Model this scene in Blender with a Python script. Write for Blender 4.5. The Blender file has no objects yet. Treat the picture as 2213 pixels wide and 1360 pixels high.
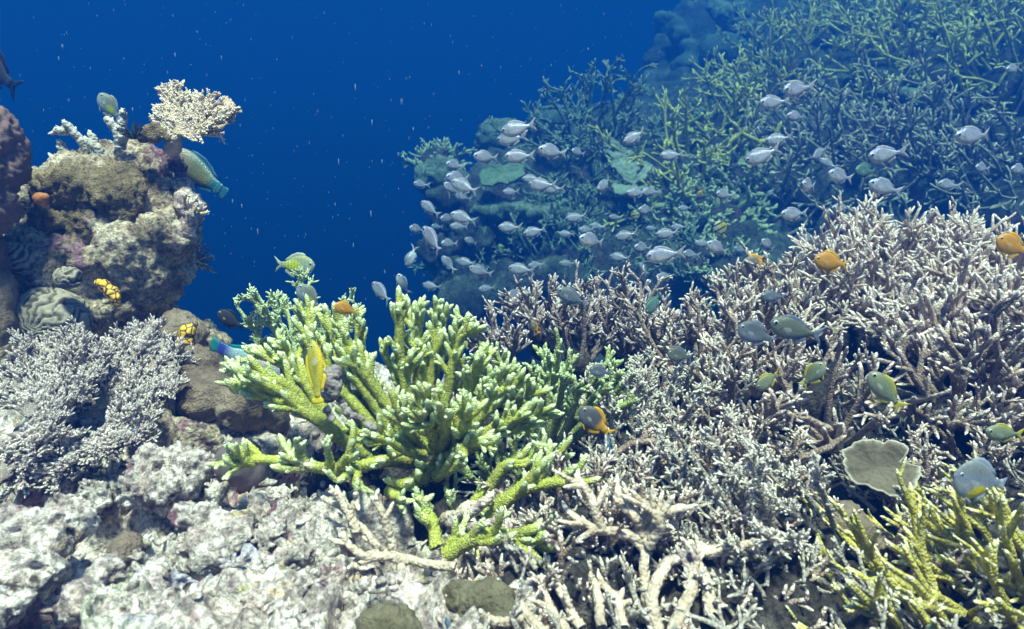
import bpy, math, random
import numpy as np
from mathutils import Vector, Matrix
from mathutils.bvhtree import BVHTree

S = bpy.context.scene
COL = S.collection
R = math.radians

# ------------------------------------------------------------------ camera
PITCH = R(12)
cd = bpy.data.cameras.new("camera")
cam = bpy.data.objects.new("camera", cd)
COL.objects.link(cam)
cam.location = (0, 0, 0)
cam.rotation_euler = (R(90) - PITCH, 0, 0)
cd.sensor_width = 36
cd.lens = 24
cd.clip_start = 0.02
cd.clip_end = 300
cd.dof.use_dof = True
cd.dof.focus_distance = 1.35
cd.dof.aperture_fstop = 6.5
S.camera = cam

# ------------------------------------------------------------------ world
SUN_EL, SUN_AZ = R(70), R(172)          # azimuth clockwise from +Y
W = bpy.data.worlds.new("World")
S.world = W
W.use_nodes = True
nt = W.node_tree
for n in list(nt.nodes):
    nt.nodes.remove(n)
wo = nt.nodes.new("ShaderNodeOutputWorld")
bg = nt.nodes.new("ShaderNodeBackground")
sky = nt.nodes.new("ShaderNodeTexSky")
sky.sky_type = 'NISHITA'
sky.sun_disc = False
sky.sun_elevation = SUN_EL
sky.sun_rotation = SUN_AZ
# looking up steeply one sees the sky through the surface, lower down only deep blue water
tc = nt.nodes.new("ShaderNodeTexCoord")
sp = nt.nodes.new("ShaderNodeSeparateXYZ")
mr = nt.nodes.new("ShaderNodeMapRange")
mr.interpolation_type = 'SMOOTHSTEP'
mr.inputs[1].default_value = 0.30
mr.inputs[2].default_value = 0.80
mx = nt.nodes.new("ShaderNodeMix")
mx.data_type = 'RGBA'
tint = nt.nodes.new("ShaderNodeMix")
tint.data_type = 'RGBA'
tint.blend_type = 'MULTIPLY'
tint.inputs[0].default_value = 1.0
tint.inputs[7].default_value = (1.0, 0.92, 0.92, 1)
nt.links.new(tc.outputs['Generated'], sp.inputs[0])
nt.links.new(sp.outputs[2], mr.inputs[0])
nt.links.new(mr.outputs[0], mx.inputs[0])
nt.links.new(sky.outputs[0], tint.inputs[6])
mx.inputs[6].default_value = (0.003, 0.10, 0.42, 1)
nt.links.new(tint.outputs[2], mx.inputs[7])
nt.links.new(mx.outputs[2], bg.inputs[0])
bg.inputs[1].default_value = 0.11
nt.links.new(bg.outputs[0], wo.inputs[0])

# ------------------------------------------------------------------ sun
ld = bpy.data.lights.new("sun", 'SUN')
ld.energy = 5.0
ld.angle = R(8)
ld.color = (1.0, 0.71, 0.62)
sun = bpy.data.objects.new("sun", ld)
COL.objects.link(sun)
sd = Vector((math.sin(SUN_AZ) * math.cos(SUN_EL), math.cos(SUN_AZ) * math.cos(SUN_EL), math.sin(SUN_EL)))
sun.rotation_euler = sd.to_track_quat('Z', 'Y').to_euler()
sun.location = sd * 5

S.view_settings.view_transform = 'Standard'
S.view_settings.look = 'None'
S.view_settings.gamma = 1
S.view_settings.exposure = 2.15
S.cycles.volume_bounces = 1
S.cycles.max_bounces = 5
S.cycles.diffuse_bounces = 3
S.cycles.use_denoising = True

# ------------------------------------------------------------------ helpers
F = 2213 * 24 / 36.0
CP, SP_ = math.cos(PITCH), math.sin(PITCH)
RIGHT, UP, FWD = np.array([1, 0, 0.]), np.array([0, SP_, CP]), np.array([0, CP, -SP_])


def P(px, py, d):
    """a point d metres ahead of the camera seen at photo pixel px,py"""
    return RIGHT * ((px - 1106.5) / F * d) + UP * ((680 - py) / F * d) + FWD * d


def _h(ix, iy, iz, seed):
    n = (ix * 374761393 + iy * 668265263 + iz * 2147483647 * 3 + seed * 974711) & 0xffffffff
    n = ((n ^ (n >> 13)) * 1274126177) & 0xffffffff
    n = ((n ^ (n >> 16)) * 2246822519) & 0xffffffff
    return ((n ^ (n >> 15)) & 0xffffff) / float(0xffffff)


def vnoise(p, seed=0):
    i = np.floor(p).astype(np.int64)
    f = p - i
    f = f * f * (3 - 2 * f)
    r = 0
    for dx in (0, 1):
        for dy in (0, 1):
            for dz in (0, 1):
                w = (f[:, 0] if dx else 1 - f[:, 0]) * (f[:, 1] if dy else 1 - f[:, 1]) * (f[:, 2] if dz else 1 - f[:, 2])
                r = r + w * _h(i[:, 0] + dx, i[:, 1] + dy, i[:, 2] + dz, seed)
    return r * 2 - 1


def fbm(p, sc, octv=4, seed=0, gain=0.5):
    a, s, r = 1.0, sc, 0
    for k in range(octv):
        r = r + a * vnoise(p * s + 17.3 * k, seed + k)
        a *= gain
        s *= 2.03
    return r


def worley(p, sc, seed=0):
    q = p * sc
    i = np.floor(q).astype(np.int64)
    best = np.full(len(p), 9.0)
    second = np.full(len(p), 9.0)
    for dx in (-1, 0, 1):
        for dy in (-1, 0, 1):
            for dz in (-1, 0, 1):
                a, b, c = i[:, 0] + dx, i[:, 1] + dy, i[:, 2] + dz
                o = np.stack([a + _h(a, b, c, seed), b + _h(a, b, c, seed + 7), c + _h(a, b, c, seed + 13)], 1)
                d = np.sqrt(((o - q) ** 2).sum(1))
                second = np.minimum(second, np.maximum(best, d))
                best = np.minimum(best, d)
    return best, second


def sm(a, b, x):
    t = np.clip((x - a) / (b - a), 0, 1)
    return t * t * (3 - 2 * t)


def mesh_np(name, V, Fc, mat, parent=None, attr=None, smooth=True, loc=None):
    me = bpy.data.meshes.new(name)
    V = np.asarray(V, dtype=np.float32)
    if loc is not None:
        V = V - np.asarray(loc, dtype=np.float32)
    me.vertices.add(len(V))
    me.vertices.foreach_set("co", V.ravel())
    if isinstance(Fc, np.ndarray):
        Fc = [Fc]
    lt = np.concatenate([np.full(len(f), f.shape[1]) for f in Fc])
    li = np.concatenate([f.ravel() for f in Fc])
    me.loops.add(len(li))
    me.loops.foreach_set("vertex_index", li.astype(np.int32))
    me.polygons.add(len(lt))
    me.polygons.foreach_set("loop_start", np.concatenate([[0], np.cumsum(lt)[:-1]]).astype(np.int32))
    me.polygons.foreach_set("loop_total", lt.astype(np.int32))
    me.polygons.foreach_set("use_smooth", np.full(len(lt), smooth))
    if attr is not None:
        for k, v in attr.items():
            at = me.attributes.new(k, 'FLOAT', 'POINT')
            at.data.foreach_set("value", np.asarray(v, dtype=np.float32))
    me.update()
    me.validate()
    me.materials.append(mat)
    o = bpy.data.objects.new(name, me)
    COL.objects.link(o)
    if parent is not None:
        o.parent = parent
    if loc is not None and parent is None:
        o.location = loc
    return o


def tag(o, label=None, cat=None, group=None, kind=None):
    if label: o["label"] = label
    if cat: o["category"] = cat
    if group: o["group"] = group
    if kind: o["kind"] = kind
    return o


def thing(name, label, cat, loc, group=None):
    o = bpy.data.objects.new(name, None)
    o.empty_display_size = 0.02
    COL.objects.link(o)
    o.location = Vector(loc)
    return tag(o, label, cat, group)


# ------------------------------------------------------------------ materials
def lin(c):
    return tuple(c) + (1,) if len(c) == 3 else c


class NT:
    def __init__(s, name):
        s.m = bpy.data.materials.new(name)
        s.m.use_nodes = True
        s.t = s.m.node_tree
        s.b = s.t.nodes['Principled BSDF']
        s.b.inputs['Specular IOR Level'].default_value = 0.25
        s.co = s.n("ShaderNodeTexCoord").outputs['Object']

    def n(s, k, **kw):
        x = s.t.nodes.new(k)
        for a, v in kw.items():
            setattr(x, a, v)
        return x

    def l(s, a, b):
        s.t.links.new(a, b)

    def noise(s, sc, det=4, rough=0.6, co=None, dist=0.0):
        x = s.n("ShaderNodeTexNoise")
        x.inputs['Scale'].default_value = sc
        x.inputs['Detail'].default_value = det
        x.inputs['Roughness'].default_value = rough
        x.inputs['Distortion'].default_value = dist
        s.l(co or s.co, x.inputs['Vector'])
        return x.outputs[0]

    def voro(s, sc, feat='F1', co=None):
        x = s.n("ShaderNodeTexVoronoi", feature=feat)
        x.inputs['Scale'].default_value = sc
        s.l(co or s.co, x.inputs['Vector'])
        return x.outputs['Distance']

    def ramp(s, fac, stops):
        x = s.n("ShaderNodeValToRGB")
        e = x.color_ramp.elements
        while len(e) < len(stops):
            e.new(0.5)
        for k, (p, c) in enumerate(stops):
            e[k].position = p
            e[k].color = lin(c)
        s.l(fac, x.inputs[0])
        return x.outputs[0]

    def mix(s, fac, a, b, mode='MIX'):
        x = s.n("ShaderNodeMix", data_type='RGBA', blend_type=mode)
        for i, v in ((0, fac), (6, a), (7, b)):
            if isinstance(v, (int, float)):
                x.inputs[i].default_value = v
            elif isinstance(v, tuple):
                x.inputs[i].default_value = lin(v)
            else:
                s.l(v, x.inputs[i])
        return x.outputs[2]

    def rng(s, v, a, b, c=0., d=1.):
        x = s.n("ShaderNodeMapRange")
        for i, q in enumerate((a, b, c, d)):
            x.inputs[i + 1].default_value = q
        s.l(v, x.inputs[0])
        return x.outputs[0]

    def math(s, op, a, b=0.5):
        x = s.n("ShaderNodeMath", operation=op)
        for i, v in ((0, a), (1, b)):
            if isinstance(v, (int, float)):
                x.inputs[i].default_value = v
            else:
                s.l(v, x.inputs[i])
        return x.outputs[0]

    def attr(s, name):
        x = s.n("ShaderNodeAttribute", attribute_name=name)
        return x.outputs['Fac']

    def fin(s, col, rough=0.85, bump=None, bs=0.5, bd=0.01):
        if isinstance(col, tuple):
            s.b.inputs['Base Color'].default_value = lin(col)
        else:
            s.l(col, s.b.inputs['Base Color'])
        s.b.inputs['Roughness'].default_value = rough
        if bump is not None:
            x = s.n("ShaderNodeBump")
            x.inputs['Strength'].default_value = bs
            x.inputs['Distance'].default_value = bd
            s.l(bump, x.inputs['Height'])
            s.l(x.outputs[0], s.b.inputs['Normal'])
        return s.m


def mat_rock(name, cols, patch=(), sc=9.0, bs=0.8, bd=0.012):
    """encrusted limestone: colour mottling, growth patches with their own shapes, pits and grain"""
    t = NT(name)
    a = t.noise(sc, 6, 0.7, dist=0.6)
    c = t.ramp(a, [(0.30 + 0.42 * i / (len(cols) - 1), q) for i, q in enumerate(cols)])
    for k, (pc, psc, lo) in enumerate(patch):
        mp = t.n("ShaderNodeMapping")
        mp.inputs['Location'].default_value = (3.1 * k + 1, 7.7 * k, 1.9 * k)
        t.l(t.co, mp.inputs[0])
        f = t.noise(psc, 4, 0.65, co=mp.outputs[0], dist=0.4)
        c = t.mix(t.rng(f, lo, lo + 0.05), c, pc)
    g = t.noise(150, 3, 0.7)
    c = t.mix(0.75, c, t.ramp(g, [(0.34, (0.22, 0.20, 0.19)), (0.58, (1.25, 1.25, 1.25))]), 'MULTIPLY')
    g2 = t.noise(46, 5, 0.7)
    c = t.mix(0.7, c, t.ramp(g2, [(0.36, (0.22, 0.20, 0.19)), (0.54, (1.2, 1.2, 1.2))]), 'MULTIPLY')
    h = t.math('ADD', t.math('MULTIPLY', t.noise(60, 6, 0.7), 1.0), t.math('MULTIPLY', t.voro(110), 0.35))
    h = t.math('ADD', h, t.math('MULTIPLY', t.noise(230, 2, 0.6), 0.35))
    return t.fin(c, 0.9, h, bs, bd)


def mat_coral(name, base, mid, tip, vsc=380, bs=0.7, bd=0.004, var=0.35, dead=None, deadlo=0.62):
    t = NT(name)
    n = t.noise(14, 4, 0.6)
    c = t.mix(t.rng(n, 0.35, 0.65), base, mid)
    if dead:
        c = t.mix(t.rng(t.noise(9, 5, 0.65), deadlo, deadlo + 0.06), c, dead)
    tp = t.attr("tip")
    c = t.mix(t.rng(tp, 0.30, 0.95), c, tip)
    g = t.noise(90, 4, 0.7)
    c = t.mix(var, c, t.ramp(g, [(0.3, (0.35, 0.35, 0.35)), (0.66, (1.35, 1.35, 1.35))]), 'MULTIPLY')
    v = t.voro(vsc)
    c = t.mix(t.rng(v, 0.45, 0.75, 0, 0.35), c, t.mix(0.5, c, (1, 1, 1)))
    h = t.math('ADD', t.math('MULTIPLY', v, -1.0), t.math('MULTIPLY', g, 0.6))
    return t.fin(c, 0.8, h, bs, bd)


def mat_smooth(name, a, b, sc=12, grain=60, bs=0.3, bd=0.004, dots=None, rough=0.75):
    t = NT(name)
    c = t.mix(t.rng(t.noise(sc, 5, 0.6), 0.35, 0.65), a, b)
    g = t.noise(grain, 5, 0.7)
    c = t.mix(0.5, c, t.ramp(g, [(0.3, (0.55, 0.55, 0.55)), (0.66, (1.2, 1.2, 1.2))]), 'MULTIPLY')
    if dots:
        v = t.voro(dots[0])
        c = t.mix(t.rng(v, 0.12, 0.35, .8, 0), c, dots[1])
    return t.fin(c, rough, t.math('ADD', g, t.math('MULTIPLY', t.noise(260, 2), 0.5)), bs, bd)

# ------------------------------------------------------------------ coral growth
def nrm(v):
    return v / np.maximum(np.linalg.norm(v, axis=-1, keepdims=True), 1e-9)


def curve(path, K, dense=1.25):
    """Catmull-Rom through the path, resampled to K points, closer together at the tip"""
    p = np.asarray(path, float)
    if len(p) == 2:
        p = np.array([p[0], p.mean(0), p[1]])
    q = np.vstack([2 * p[0] - p[1], p, 2 * p[-1] - p[-2]])
    out = []
    for i in range(1, len(q) - 2):
        t = np.linspace(0, 1, 9)[:-1 if i < len(q) - 3 else None][:, None]
        out.append(0.5 * (2 * q[i] + (q[i + 1] - q[i - 1]) * t + (2 * q[i - 1] - 5 * q[i] + 4 * q[i + 1] - q[i + 2]) * t ** 2 + (-q[i - 1] + 3 * q[i] - 3 * q[i + 1] + q[i + 2]) * t ** 3))
    c = np.vstack(out)
    s = np.concatenate([[0], np.cumsum(np.linalg.norm(np.diff(c, axis=0), axis=1))])
    u = (1 - (1 - np.linspace(0, 1, K)) ** dense) * s[-1]
    return np.stack([np.interp(u, s, c[:, k]) for k in range(3)], 1)


def grow(p, d, L, K, rng, wob=0.25, up=0.0, out=None, dense=1.25):
    N = len(p)
    u = 1 - (1 - np.linspace(0, 1, K)) ** dense
    pts = np.zeros((N, K, 3))
    pts[:, 0] = p
    d = nrm(d)
    drift = rng.normal(size=(N, 3)) * wob
    for k in range(1, K):
        st = (u[k] - u[k - 1])
        d = d + st * (drift + rng.normal(size=(N, 3)) * wob * 1.2)
        d[:, 2] += up * st
        if out is not None:
            d = d + np.asarray(out) * st
        d = nrm(d)
        pts[:, k] = pts[:, k - 1] + d * (L * st)[:, None]
    return pts


def arclen(pts):
    return np.concatenate([np.zeros((len(pts), 1)), np.cumsum(np.linalg.norm(np.diff(pts, axis=1), axis=2), 1)], 1)


def kids(pts, rad, sp, rng):
    """side branches off an array of parent branches"""
    N, K, _ = pts.shape
    m = sp['n']
    t = rng.uniform(sp.get('t0', .15), sp.get('t1', .97), size=(N, m))
    t = np.sort(t, 1)
    x = t * (K - 1)
    i = np.minimum(x.astype(int), K - 2)
    f = (x - i)[..., None]
    ar = np.arange(N)[:, None]
    p = pts[ar, i] * (1 - f) + pts[ar, i + 1] * f
    tn = nrm(pts[ar, i + 1] - pts[ar, i])
    pr = rad[ar, i]
    ref = nrm(rng.normal(size=tn.shape))
    if 'plane' in sp:                      # keep the forks near a plane
        nn = np.asarray(sp['plane'])
        ref = np.cross(tn, nn) * rng.choice([-1, 1], size=t.shape)[..., None] + nn * rng.normal(size=t.shape)[..., None] * sp.get('pv', .25)
    if 'toward' in sp:
        ref = nrm(ref) + np.asarray(sp['toward'])
    pp = nrm(ref - tn * (ref * tn).sum(-1, keepdims=True))
    a = np.radians(sp.get('ang', 50) + rng.normal(size=t.shape) * sp.get('av', 10))[..., None]
    d = tn * np.cos(a) + pp * np.sin(a)
    L = sp['L'] * (1 - sp.get('fall', .45) * t) * rng.uniform(1 - sp.get('Lv', .35), 1 + sp.get('Lv', .35), size=t.shape)
    pe = arclen(pts)[:, -1]
    L = np.minimum(L, pe[:, None] * 0.8)
    r = np.minimum(sp['r'] * rng.uniform(.85, 1.15, size=t.shape), pr * 0.95)
    k2 = sp['K']
    q = grow(p.reshape(-1, 3), d.reshape(-1, 3), L.ravel(), k2, rng, sp.get('wob', .3), sp.get('up', .3), sp.get('out'))
    tap = np.linspace(1, sp.get('taper', .72), k2)[None]
    return q, r.reshape(-1, 1) * tap


def skin(groups, rng, S=8, bump=.12, tl=.012, tipround=True):
    """rings round every branch, corallite cups raised on them; returns verts, faces, tip attribute"""
    Vs, Fs, Ts, off = [], [], [], 0
    Tr = []
    for pts, rad in groups:
        N, K, _ = pts.shape
        T = nrm(np.gradient(pts, axis=1))
        mean = np.abs(T.mean(1))
        ref = np.eye(3)[mean.argmin(1)][:, None, :]
        n1 = nrm(ref - T * (ref * T).sum(-1, keepdims=True))
        n2 = np.cross(T, n1)
        al = arclen(pts)
        rem = al[:, -1:] - al
        r = rad.copy()
        if tipround:
            q = np.clip(rem / np.maximum(rad, 1e-5) / 2.4, 0, 1)
            r = rad * np.sqrt(np.clip(1 - (1 - q) ** 2, 0.06, 1))
        ph = np.arange(S) / S * 2 * np.pi
        chk = ((np.arange(K)[:, None] + np.arange(S)[None]) % 2)[None]
        b = 1 + bump * (chk * rng.uniform(.5, 2.2, size=(N, K, S)) - .6)
        rr = r[..., None] * b
        v = pts[:, :, None] + n1[:, :, None] * (np.cos(ph)[None, None, :, None] * rr[..., None]) + n2[:, :, None] * (np.sin(ph)[None, None, :, None] * rr[..., None])
        v = v + T[:, :, None] * (chk * bump * 0.9 * r[..., None])[..., None]
        tip = pts[:, -1] + T[:, -1] * rad[:, -1:] * .35
        Vs.append(np.concatenate([v.reshape(N, -1, 3), tip[:, None]], 1).reshape(-1, 3))
        tt = np.exp(-rem / tl)
        Ts.append(np.concatenate([np.repeat(tt, S, 1).reshape(N, K * S), np.ones((N, 1))], 1).ravel())
        k = np.arange(K - 1)[:, None] * S
        s = np.arange(S)[None]
        s2 = (s + 1) % S
        quad = np.stack([k + s, k + s2, k + S + s2, k + S + s], -1).reshape(-1, 4)
        base = off + np.arange(N)[:, None, None] * (K * S + 1)
        Fs.append((quad[None] + base).reshape(-1, 4))
        l0 = (K - 1) * S
        tri = np.stack([l0 + np.arange(S), l0 + (np.arange(S) + 1) % S, np.full(S, K * S)], -1)
        Tr.append((tri[None] + base).reshape(-1, 3))
        off += N * (K * S + 1)
    return np.concatenate(Vs), [np.concatenate(Fs), np.concatenate(Tr)], np.concatenate(Ts)


def limb(path, r0, r1, specs, rng, K=24, S=10, bump=.14, tl=.012, wobble=.0):
    """one main branch with all its side branches, as arrays"""
    c = curve(path, K)
    if wobble:
        c = c + np.cumsum(rng.normal(size=c.shape), 0) * wobble / K
    pts = c[None]
    rad = np.linspace(r0, r1, K)[None]
    groups = [(pts, rad)]
    cur = (pts, rad)
    for sp in specs:
        nxt = kids(cur[0], cur[1], sp, rng)
        groups.append(nxt)
        cur = nxt
        if 'also' in sp:
            groups.append(kids(pts, rad, sp['also'], rng))
    return skin(groups, rng, S, bump, tl)


def blob(ells, voxel, seed=0, disp=None, n_smooth=2):
    """union of ellipsoids (centre, radii) as one closed surface, then displaced along its normals"""
    import bmesh
    bm = bmesh.new()
    for c, r in ells:
        m = Matrix.Translation(Vector(c)) @ Matrix.Diagonal((*([r] * 3 if np.isscalar(r) else r), 1))
        bmesh.ops.create_icosphere(bm, subdivisions=3, radius=1, matrix=m)
    me = bpy.data.meshes.new("tmp")
    bm.to_mesh(me)
    bm.free()
    o = bpy.data.objects.new("tmp", me)
    COL.objects.link(o)
    md = o.modifiers.new("r", 'REMESH')
    md.mode = 'VOXEL'
    md.voxel_size = voxel
    if n_smooth:
        ms = o.modifiers.new("s", 'SMOOTH')
        ms.factor = 0.5
        ms.iterations = n_smooth
    dg = bpy.context.evaluated_depsgraph_get()
    e = bpy.data.meshes.new_from_object(o.evaluated_get(dg))
    bpy.data.objects.remove(o)
    bpy.data.meshes.remove(me)
    V = np.zeros(len(e.vertices) * 3, np.float32)
    e.vertices.foreach_get("co", V)
    V = V.reshape(-1, 3).astype(float)
    N = np.zeros(len(e.vertices) * 3, np.float32)
    e.vertices.foreach_get("normal", N)
    N = N.reshape(-1, 3)
    lt = np.zeros(len(e.polygons), np.int32)
    e.polygons.foreach_get("loop_total", lt)
    li = np.zeros(len(e.loops), np.int32)
    e.loops.foreach_get("vertex_index", li)
    st = np.concatenate([[0], np.cumsum(lt)[:-1]])
    Fc = []
    for k in np.unique(lt):
        w = st[lt == k]
        Fc.append(np.stack([li[w + j] for j in range(k)], 1))
    bpy.data.meshes.remove(e)
    if disp is not None:
        V = V + N * disp(V)[:, None]
    return V, Fc


def rockdisp(a=.02, sc=9, seed=0, lump=.5, fine=.35, pits=0.0):
    def f(V):
        w1, w2 = worley(V, sc * 2.2, seed)
        d = a * fbm(V, sc, 4, seed) + a * lump * (.6 - w1)
        v1, v2 = worley(V, sc * 7, seed + 3)
        d = d + a * fine * (.55 - v1) * 1.1 + a * .18 * fbm(V, sc * 16, 2, seed + 9)
        if pits:
            h = vnoise(V * sc * 2.9, seed + 21)
            d = d - pits * sm(.35, .62, h)
        return d
    return f


# ------------------------------------------------------------------ fish
def fish_mats(name, body_fn, fin_col, pupil=(0.005, 0.005, 0.007), iris=(0.45, 0.47, 0.45)):
    t = NT(name + "_skin")
    s = t.n("ShaderNodeSeparateXYZ")
    t.l(t.co, s.inputs[0])
    col = body_fn(t, s.outputs[0], s.outputs[1], s.outputs[2])
    v = t.voro(55)
    col = t.mix(t.rng(v, 0.25, 0.6, 0, 0.35), col, (0.02, 0.03, 0.04))
    m = t.fin(col, 0.38, v, 0.25, 0.006)
    t.b.inputs['Specular IOR Level'].default_value = 0.5
    f = NT(name + "_fin")
    st = f.n("ShaderNodeTexWave")
    st.inputs['Scale'].default_value = 16
    st.inputs['Distortion'].default_value = 1.5
    f.l(f.co, st.inputs['Vector'])
    fm = f.fin(f.mix(f.rng(st.outputs[1], 0.2, 0.8, 0, 0.45), fin_col, tuple(q * .5 for q in fin_col)), 0.5)
    f.b.inputs['Alpha'].default_value = 0.72
    e = NT(name + "_iris")
    em = e.fin(iris, 0.25)
    q = NT(name + "_pupil")
    qm = q.fin(pupil, 0.12)
    return m, fm, em, qm


def extrude_outline(pts, th, bend=None):
    """a fin: closed outline in the XZ plane given thickness, thinner at its rim"""
    p = np.asarray(pts, float)
    n = len(p)
    c = p.mean(0)
    V, Fc = [], []
    for sgn in (1, -1):
        V += [(x, sgn * th * .25, z) for x, z in p]
        V += [(c[0] + (x - c[0]) * .6, sgn * th, c[1] + (z - c[1]) * .6) for x, z in p]
        V += [(c[0], sgn * th, c[1])]
    m = 2 * n + 1
    q, tr = [], []
    for i in range(n):
        j = (i + 1) % n
        q += [(i, j, n + j, n + i), (m + j, m + i, m + n + i, m + n + j), (j, i, m + i, m + j)]
        tr += [(n + i, n + j, 2 * n), (m + n + j, m + n + i, m + 2 * n)]
    return np.array(V, float), [np.array(q), np.array(tr)]


def bendf(V, b):
    V = V.copy()
    V[:, 1] += b * np.clip(.1 - V[:, 0], 0, 1) ** 2
    return V


_cf = []


def clear_fin():
    if not _cf:
        f = NT("clear_fin")
        f.b.inputs['Alpha'].default_value = .16
        _cf.append(f.fin((.45, .48, .48), .4))
    return _cf[0]


def make_fish(name, mats, depth=.42, width=.16, tail='fork', bend=0., snout=.5, tail_len=.2, ped=.11, dors=.09, eye=.035):
    """unit-long fish, head at +X, back at +Z; returns an Empty with its parts"""
    K, NS = 26, 18
    t = np.linspace(0, 1, K)
    x = .5 - t * (1 - tail_len)
    tt = t ** (.78 if snout < .5 else .95)
    prof = np.sin(np.pi * np.clip(tt, 0, 1) ** .82) ** .8
    prof = np.maximum(prof * (1 - t) ** .12, 0)
    prof = prof / prof.max()
    h = prof * depth / 2
    pedh = ped / 2
    h = np.where(t > .5, np.maximum(h, pedh * (1 + .9 * (1 - t) / .5 * .5)), h)
    h = np.where(t < .04, h * .8 + .003, h)
    h[0] = .006
    w = np.maximum(prof ** .9 * width / 2 * (1 - .35 * t), .010 * (t > .5) + .004)
    zc = -.02 * np.sin(np.pi * t) + .012 * (1 - t)
    ph = np.arange(NS) / NS * 2 * np.pi
    V = []
    for k in range(K):
        cy, cz = np.cos(ph), np.sin(ph)
        yy = np.sign(cy) * np.abs(cy) ** 1.15 * w[k]
        zz = cz * h[k] + zc[k]
        V.append(np.stack([np.full(NS, x[k]), yy, zz], 1))
    V = np.vstack(V + [np.array([[.503, 0, zc[0]], [x[-1] - .01, 0, zc[-1]]])])
    k = np.arange(K - 1)[:, None] * NS
    s = np.arange(NS)[None]
    s2 = (s + 1) % NS
    q = np.stack([k + s, k + NS + s, k + NS + s2, k + s2], -1).reshape(-1, 4)
    a = np.arange(NS)
    b = (a + 1) % NS
    l0 = (K - 1) * NS
    tri = np.vstack([np.stack([a, b, np.full(NS, K * NS)], 1), np.stack([l0 + b, l0 + a, np.full(NS, K * NS + 1)], 1)])
    root = bpy.data.objects.new(name, None)
    root.empty_display_size = .02
    COL.objects.link(root)
    bm_, fm, em, qm = mats
    mesh_np("body", bendf(V, bend), [q, tri], bm_, root)
    hx = lambda u: float(np.interp(u, t, h))
    zx = lambda u: float(np.interp(u, t, zc))
    X = lambda u: .5 - u * (1 - tail_len)
    # tail
    x0 = X(.97)
    z0 = zc[-1]
    if tail == 'fork':
        o = [(x0, z0 + pedh * .8), (x0 - .07, z0 + .085), (x0 - tail_len * .8, z0 + .15), (x0 - tail_len * 1.15, z0 + .20), (x0 - tail_len * .82, z0 + .09), (x0 - tail_len * .5, z0), (x0 - tail_len * .82, z0 - .09), (x0 - tail_len * 1.15, z0 - .19), (x0 - tail_len * .8, z0 - .15), (x0 - .07, z0 - .085), (x0, z0 - pedh * .8)]
    elif tail == 'fan':
        o = [(x0, z0 + pedh * .8), (x0 - tail_len * .5, z0 + .075), (x0 - tail_len * 1.05, z0 + .12), (x0 - tail_len * 1.0, z0 + .04), (x0 - tail_len, z0 - .04), (x0 - tail_len * 1.05, z0 - .12), (x0 - tail_len * .5, z0 - .075), (x0, z0 - pedh * .8)]
    else:
        o = [(x0, z0 + pedh * .8), (x0 - tail_len * .5, z0 + .09), (x0 - tail_len * .85, z0 + .10), (x0 - tail_len * 1.02, z0 + .05), (x0 - tail_len * 1.02, z0 - .05), (x0 - tail_len * .85, z0 - .10), (x0 - tail_len * .5, z0 - .09), (x0, z0 - pedh * .8)]
    v, f = extrude_outline(o, .006)
    mesh_np("tail_fin", bendf(v, bend), f, fm, root)
    us = np.linspace(.24, .86, 9)
    o = [(X(u), zx(u) + hx(u) * .93) for u in us] + [(X(u) - .03, zx(u) + hx(u) + dors * (.55 + .45 * math.sin((u - .2) * 5.2)) * (1 if j % 2 else .86)) for j, u in list(enumerate(us))[::-1]]
    v, f = extrude_outline(o, .005)
    mesh_np("dorsal_fin", bendf(v, bend), f, fm, root)
    us = np.linspace(.58, .86, 6)
    o = [(X(u), zx(u) - hx(u) * .93) for u in us] + [(X(u) - .04, zx(u) - hx(u) - dors * (1.15 - 1.3 * abs(u - .66))) for u in us[::-1]]
    v, f = extrude_outline(o, .005)
    mesh_np("anal_fin", bendf(v, bend), f, fm, root)
    for sg in (1, -1):
        o = [(X(.36), zx(.36) - hx(.36) * .9), (X(.42), zx(.4) - hx(.4) * .95), (X(.56), zx(.5) - hx(.5) - dors * .9), (X(.47), zx(.45) - hx(.45) - dors * .75)]
        v, f = extrude_outline(o, .004)
        v[:, 1] += sg * width * .16
        mesh_np("pelvic_fin", v, f, fm, root)
        # pectoral: swept out from behind the gill
        o = [(0, .012), (-.06, .05), (-.14, .045), (-.16, .0), (-.10, -.03), (0, -.012)]
        v, f = extrude_outline(o, .003)
        ww = float(np.interp(.3, t, w))
        c_, s_ = math.cos(.5), math.sin(.5)
        v = np.stack([v[:, 0] * c_ + X(.29), sg * (ww * .92 - v[:, 0] * s_) + v[:, 1], v[:, 2] + zx(.3) - .03], 1)
        mesh_np("pectoral_fin", v, f, clear_fin(), root)
        # eye
        ue = .115
        we = float(np.interp(ue, t, w))
        ec = np.array([X(ue), sg * we * .80, zx(ue) + hx(ue) * .28])
        sv, sf = uvball(9, 12)
        eo = mesh_np("eye", sv * np.array([eye, eye * .45, eye]) + ec, sf, em, root)
        mesh_np("pupil", sv * np.array([eye * .6, eye * .3, eye * .6]) + ec + np.array([0, sg * eye * .27, 0]), sf, qm, eo)
    return root


def uvball(a=9, b=12):
    V = [(0, 0, 1)]
    for i in range(1, a):
        for j in range(b):
            th, p = math.pi * i / a, 2 * math.pi * j / b
            V.append((math.sin(th) * math.cos(p), math.sin(th) * math.sin(p), math.cos(th)))
    V.append((0, 0, -1))
    q, tr = [], []
    for j in range(b):
        k = (j + 1) % b
        tr += [(0, 1 + j, 1 + k), (len(V) - 1, 1 + (a - 2) * b + k, 1 + (a - 2) * b + j)]
        for i in range(a - 2):
            q.append((1 + i * b + j, 1 + (i + 1) * b + j, 1 + (i + 1) * b + k, 1 + i * b + k))
    return np.array(V, float), [np.array(q), np.array(tr)]


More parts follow.
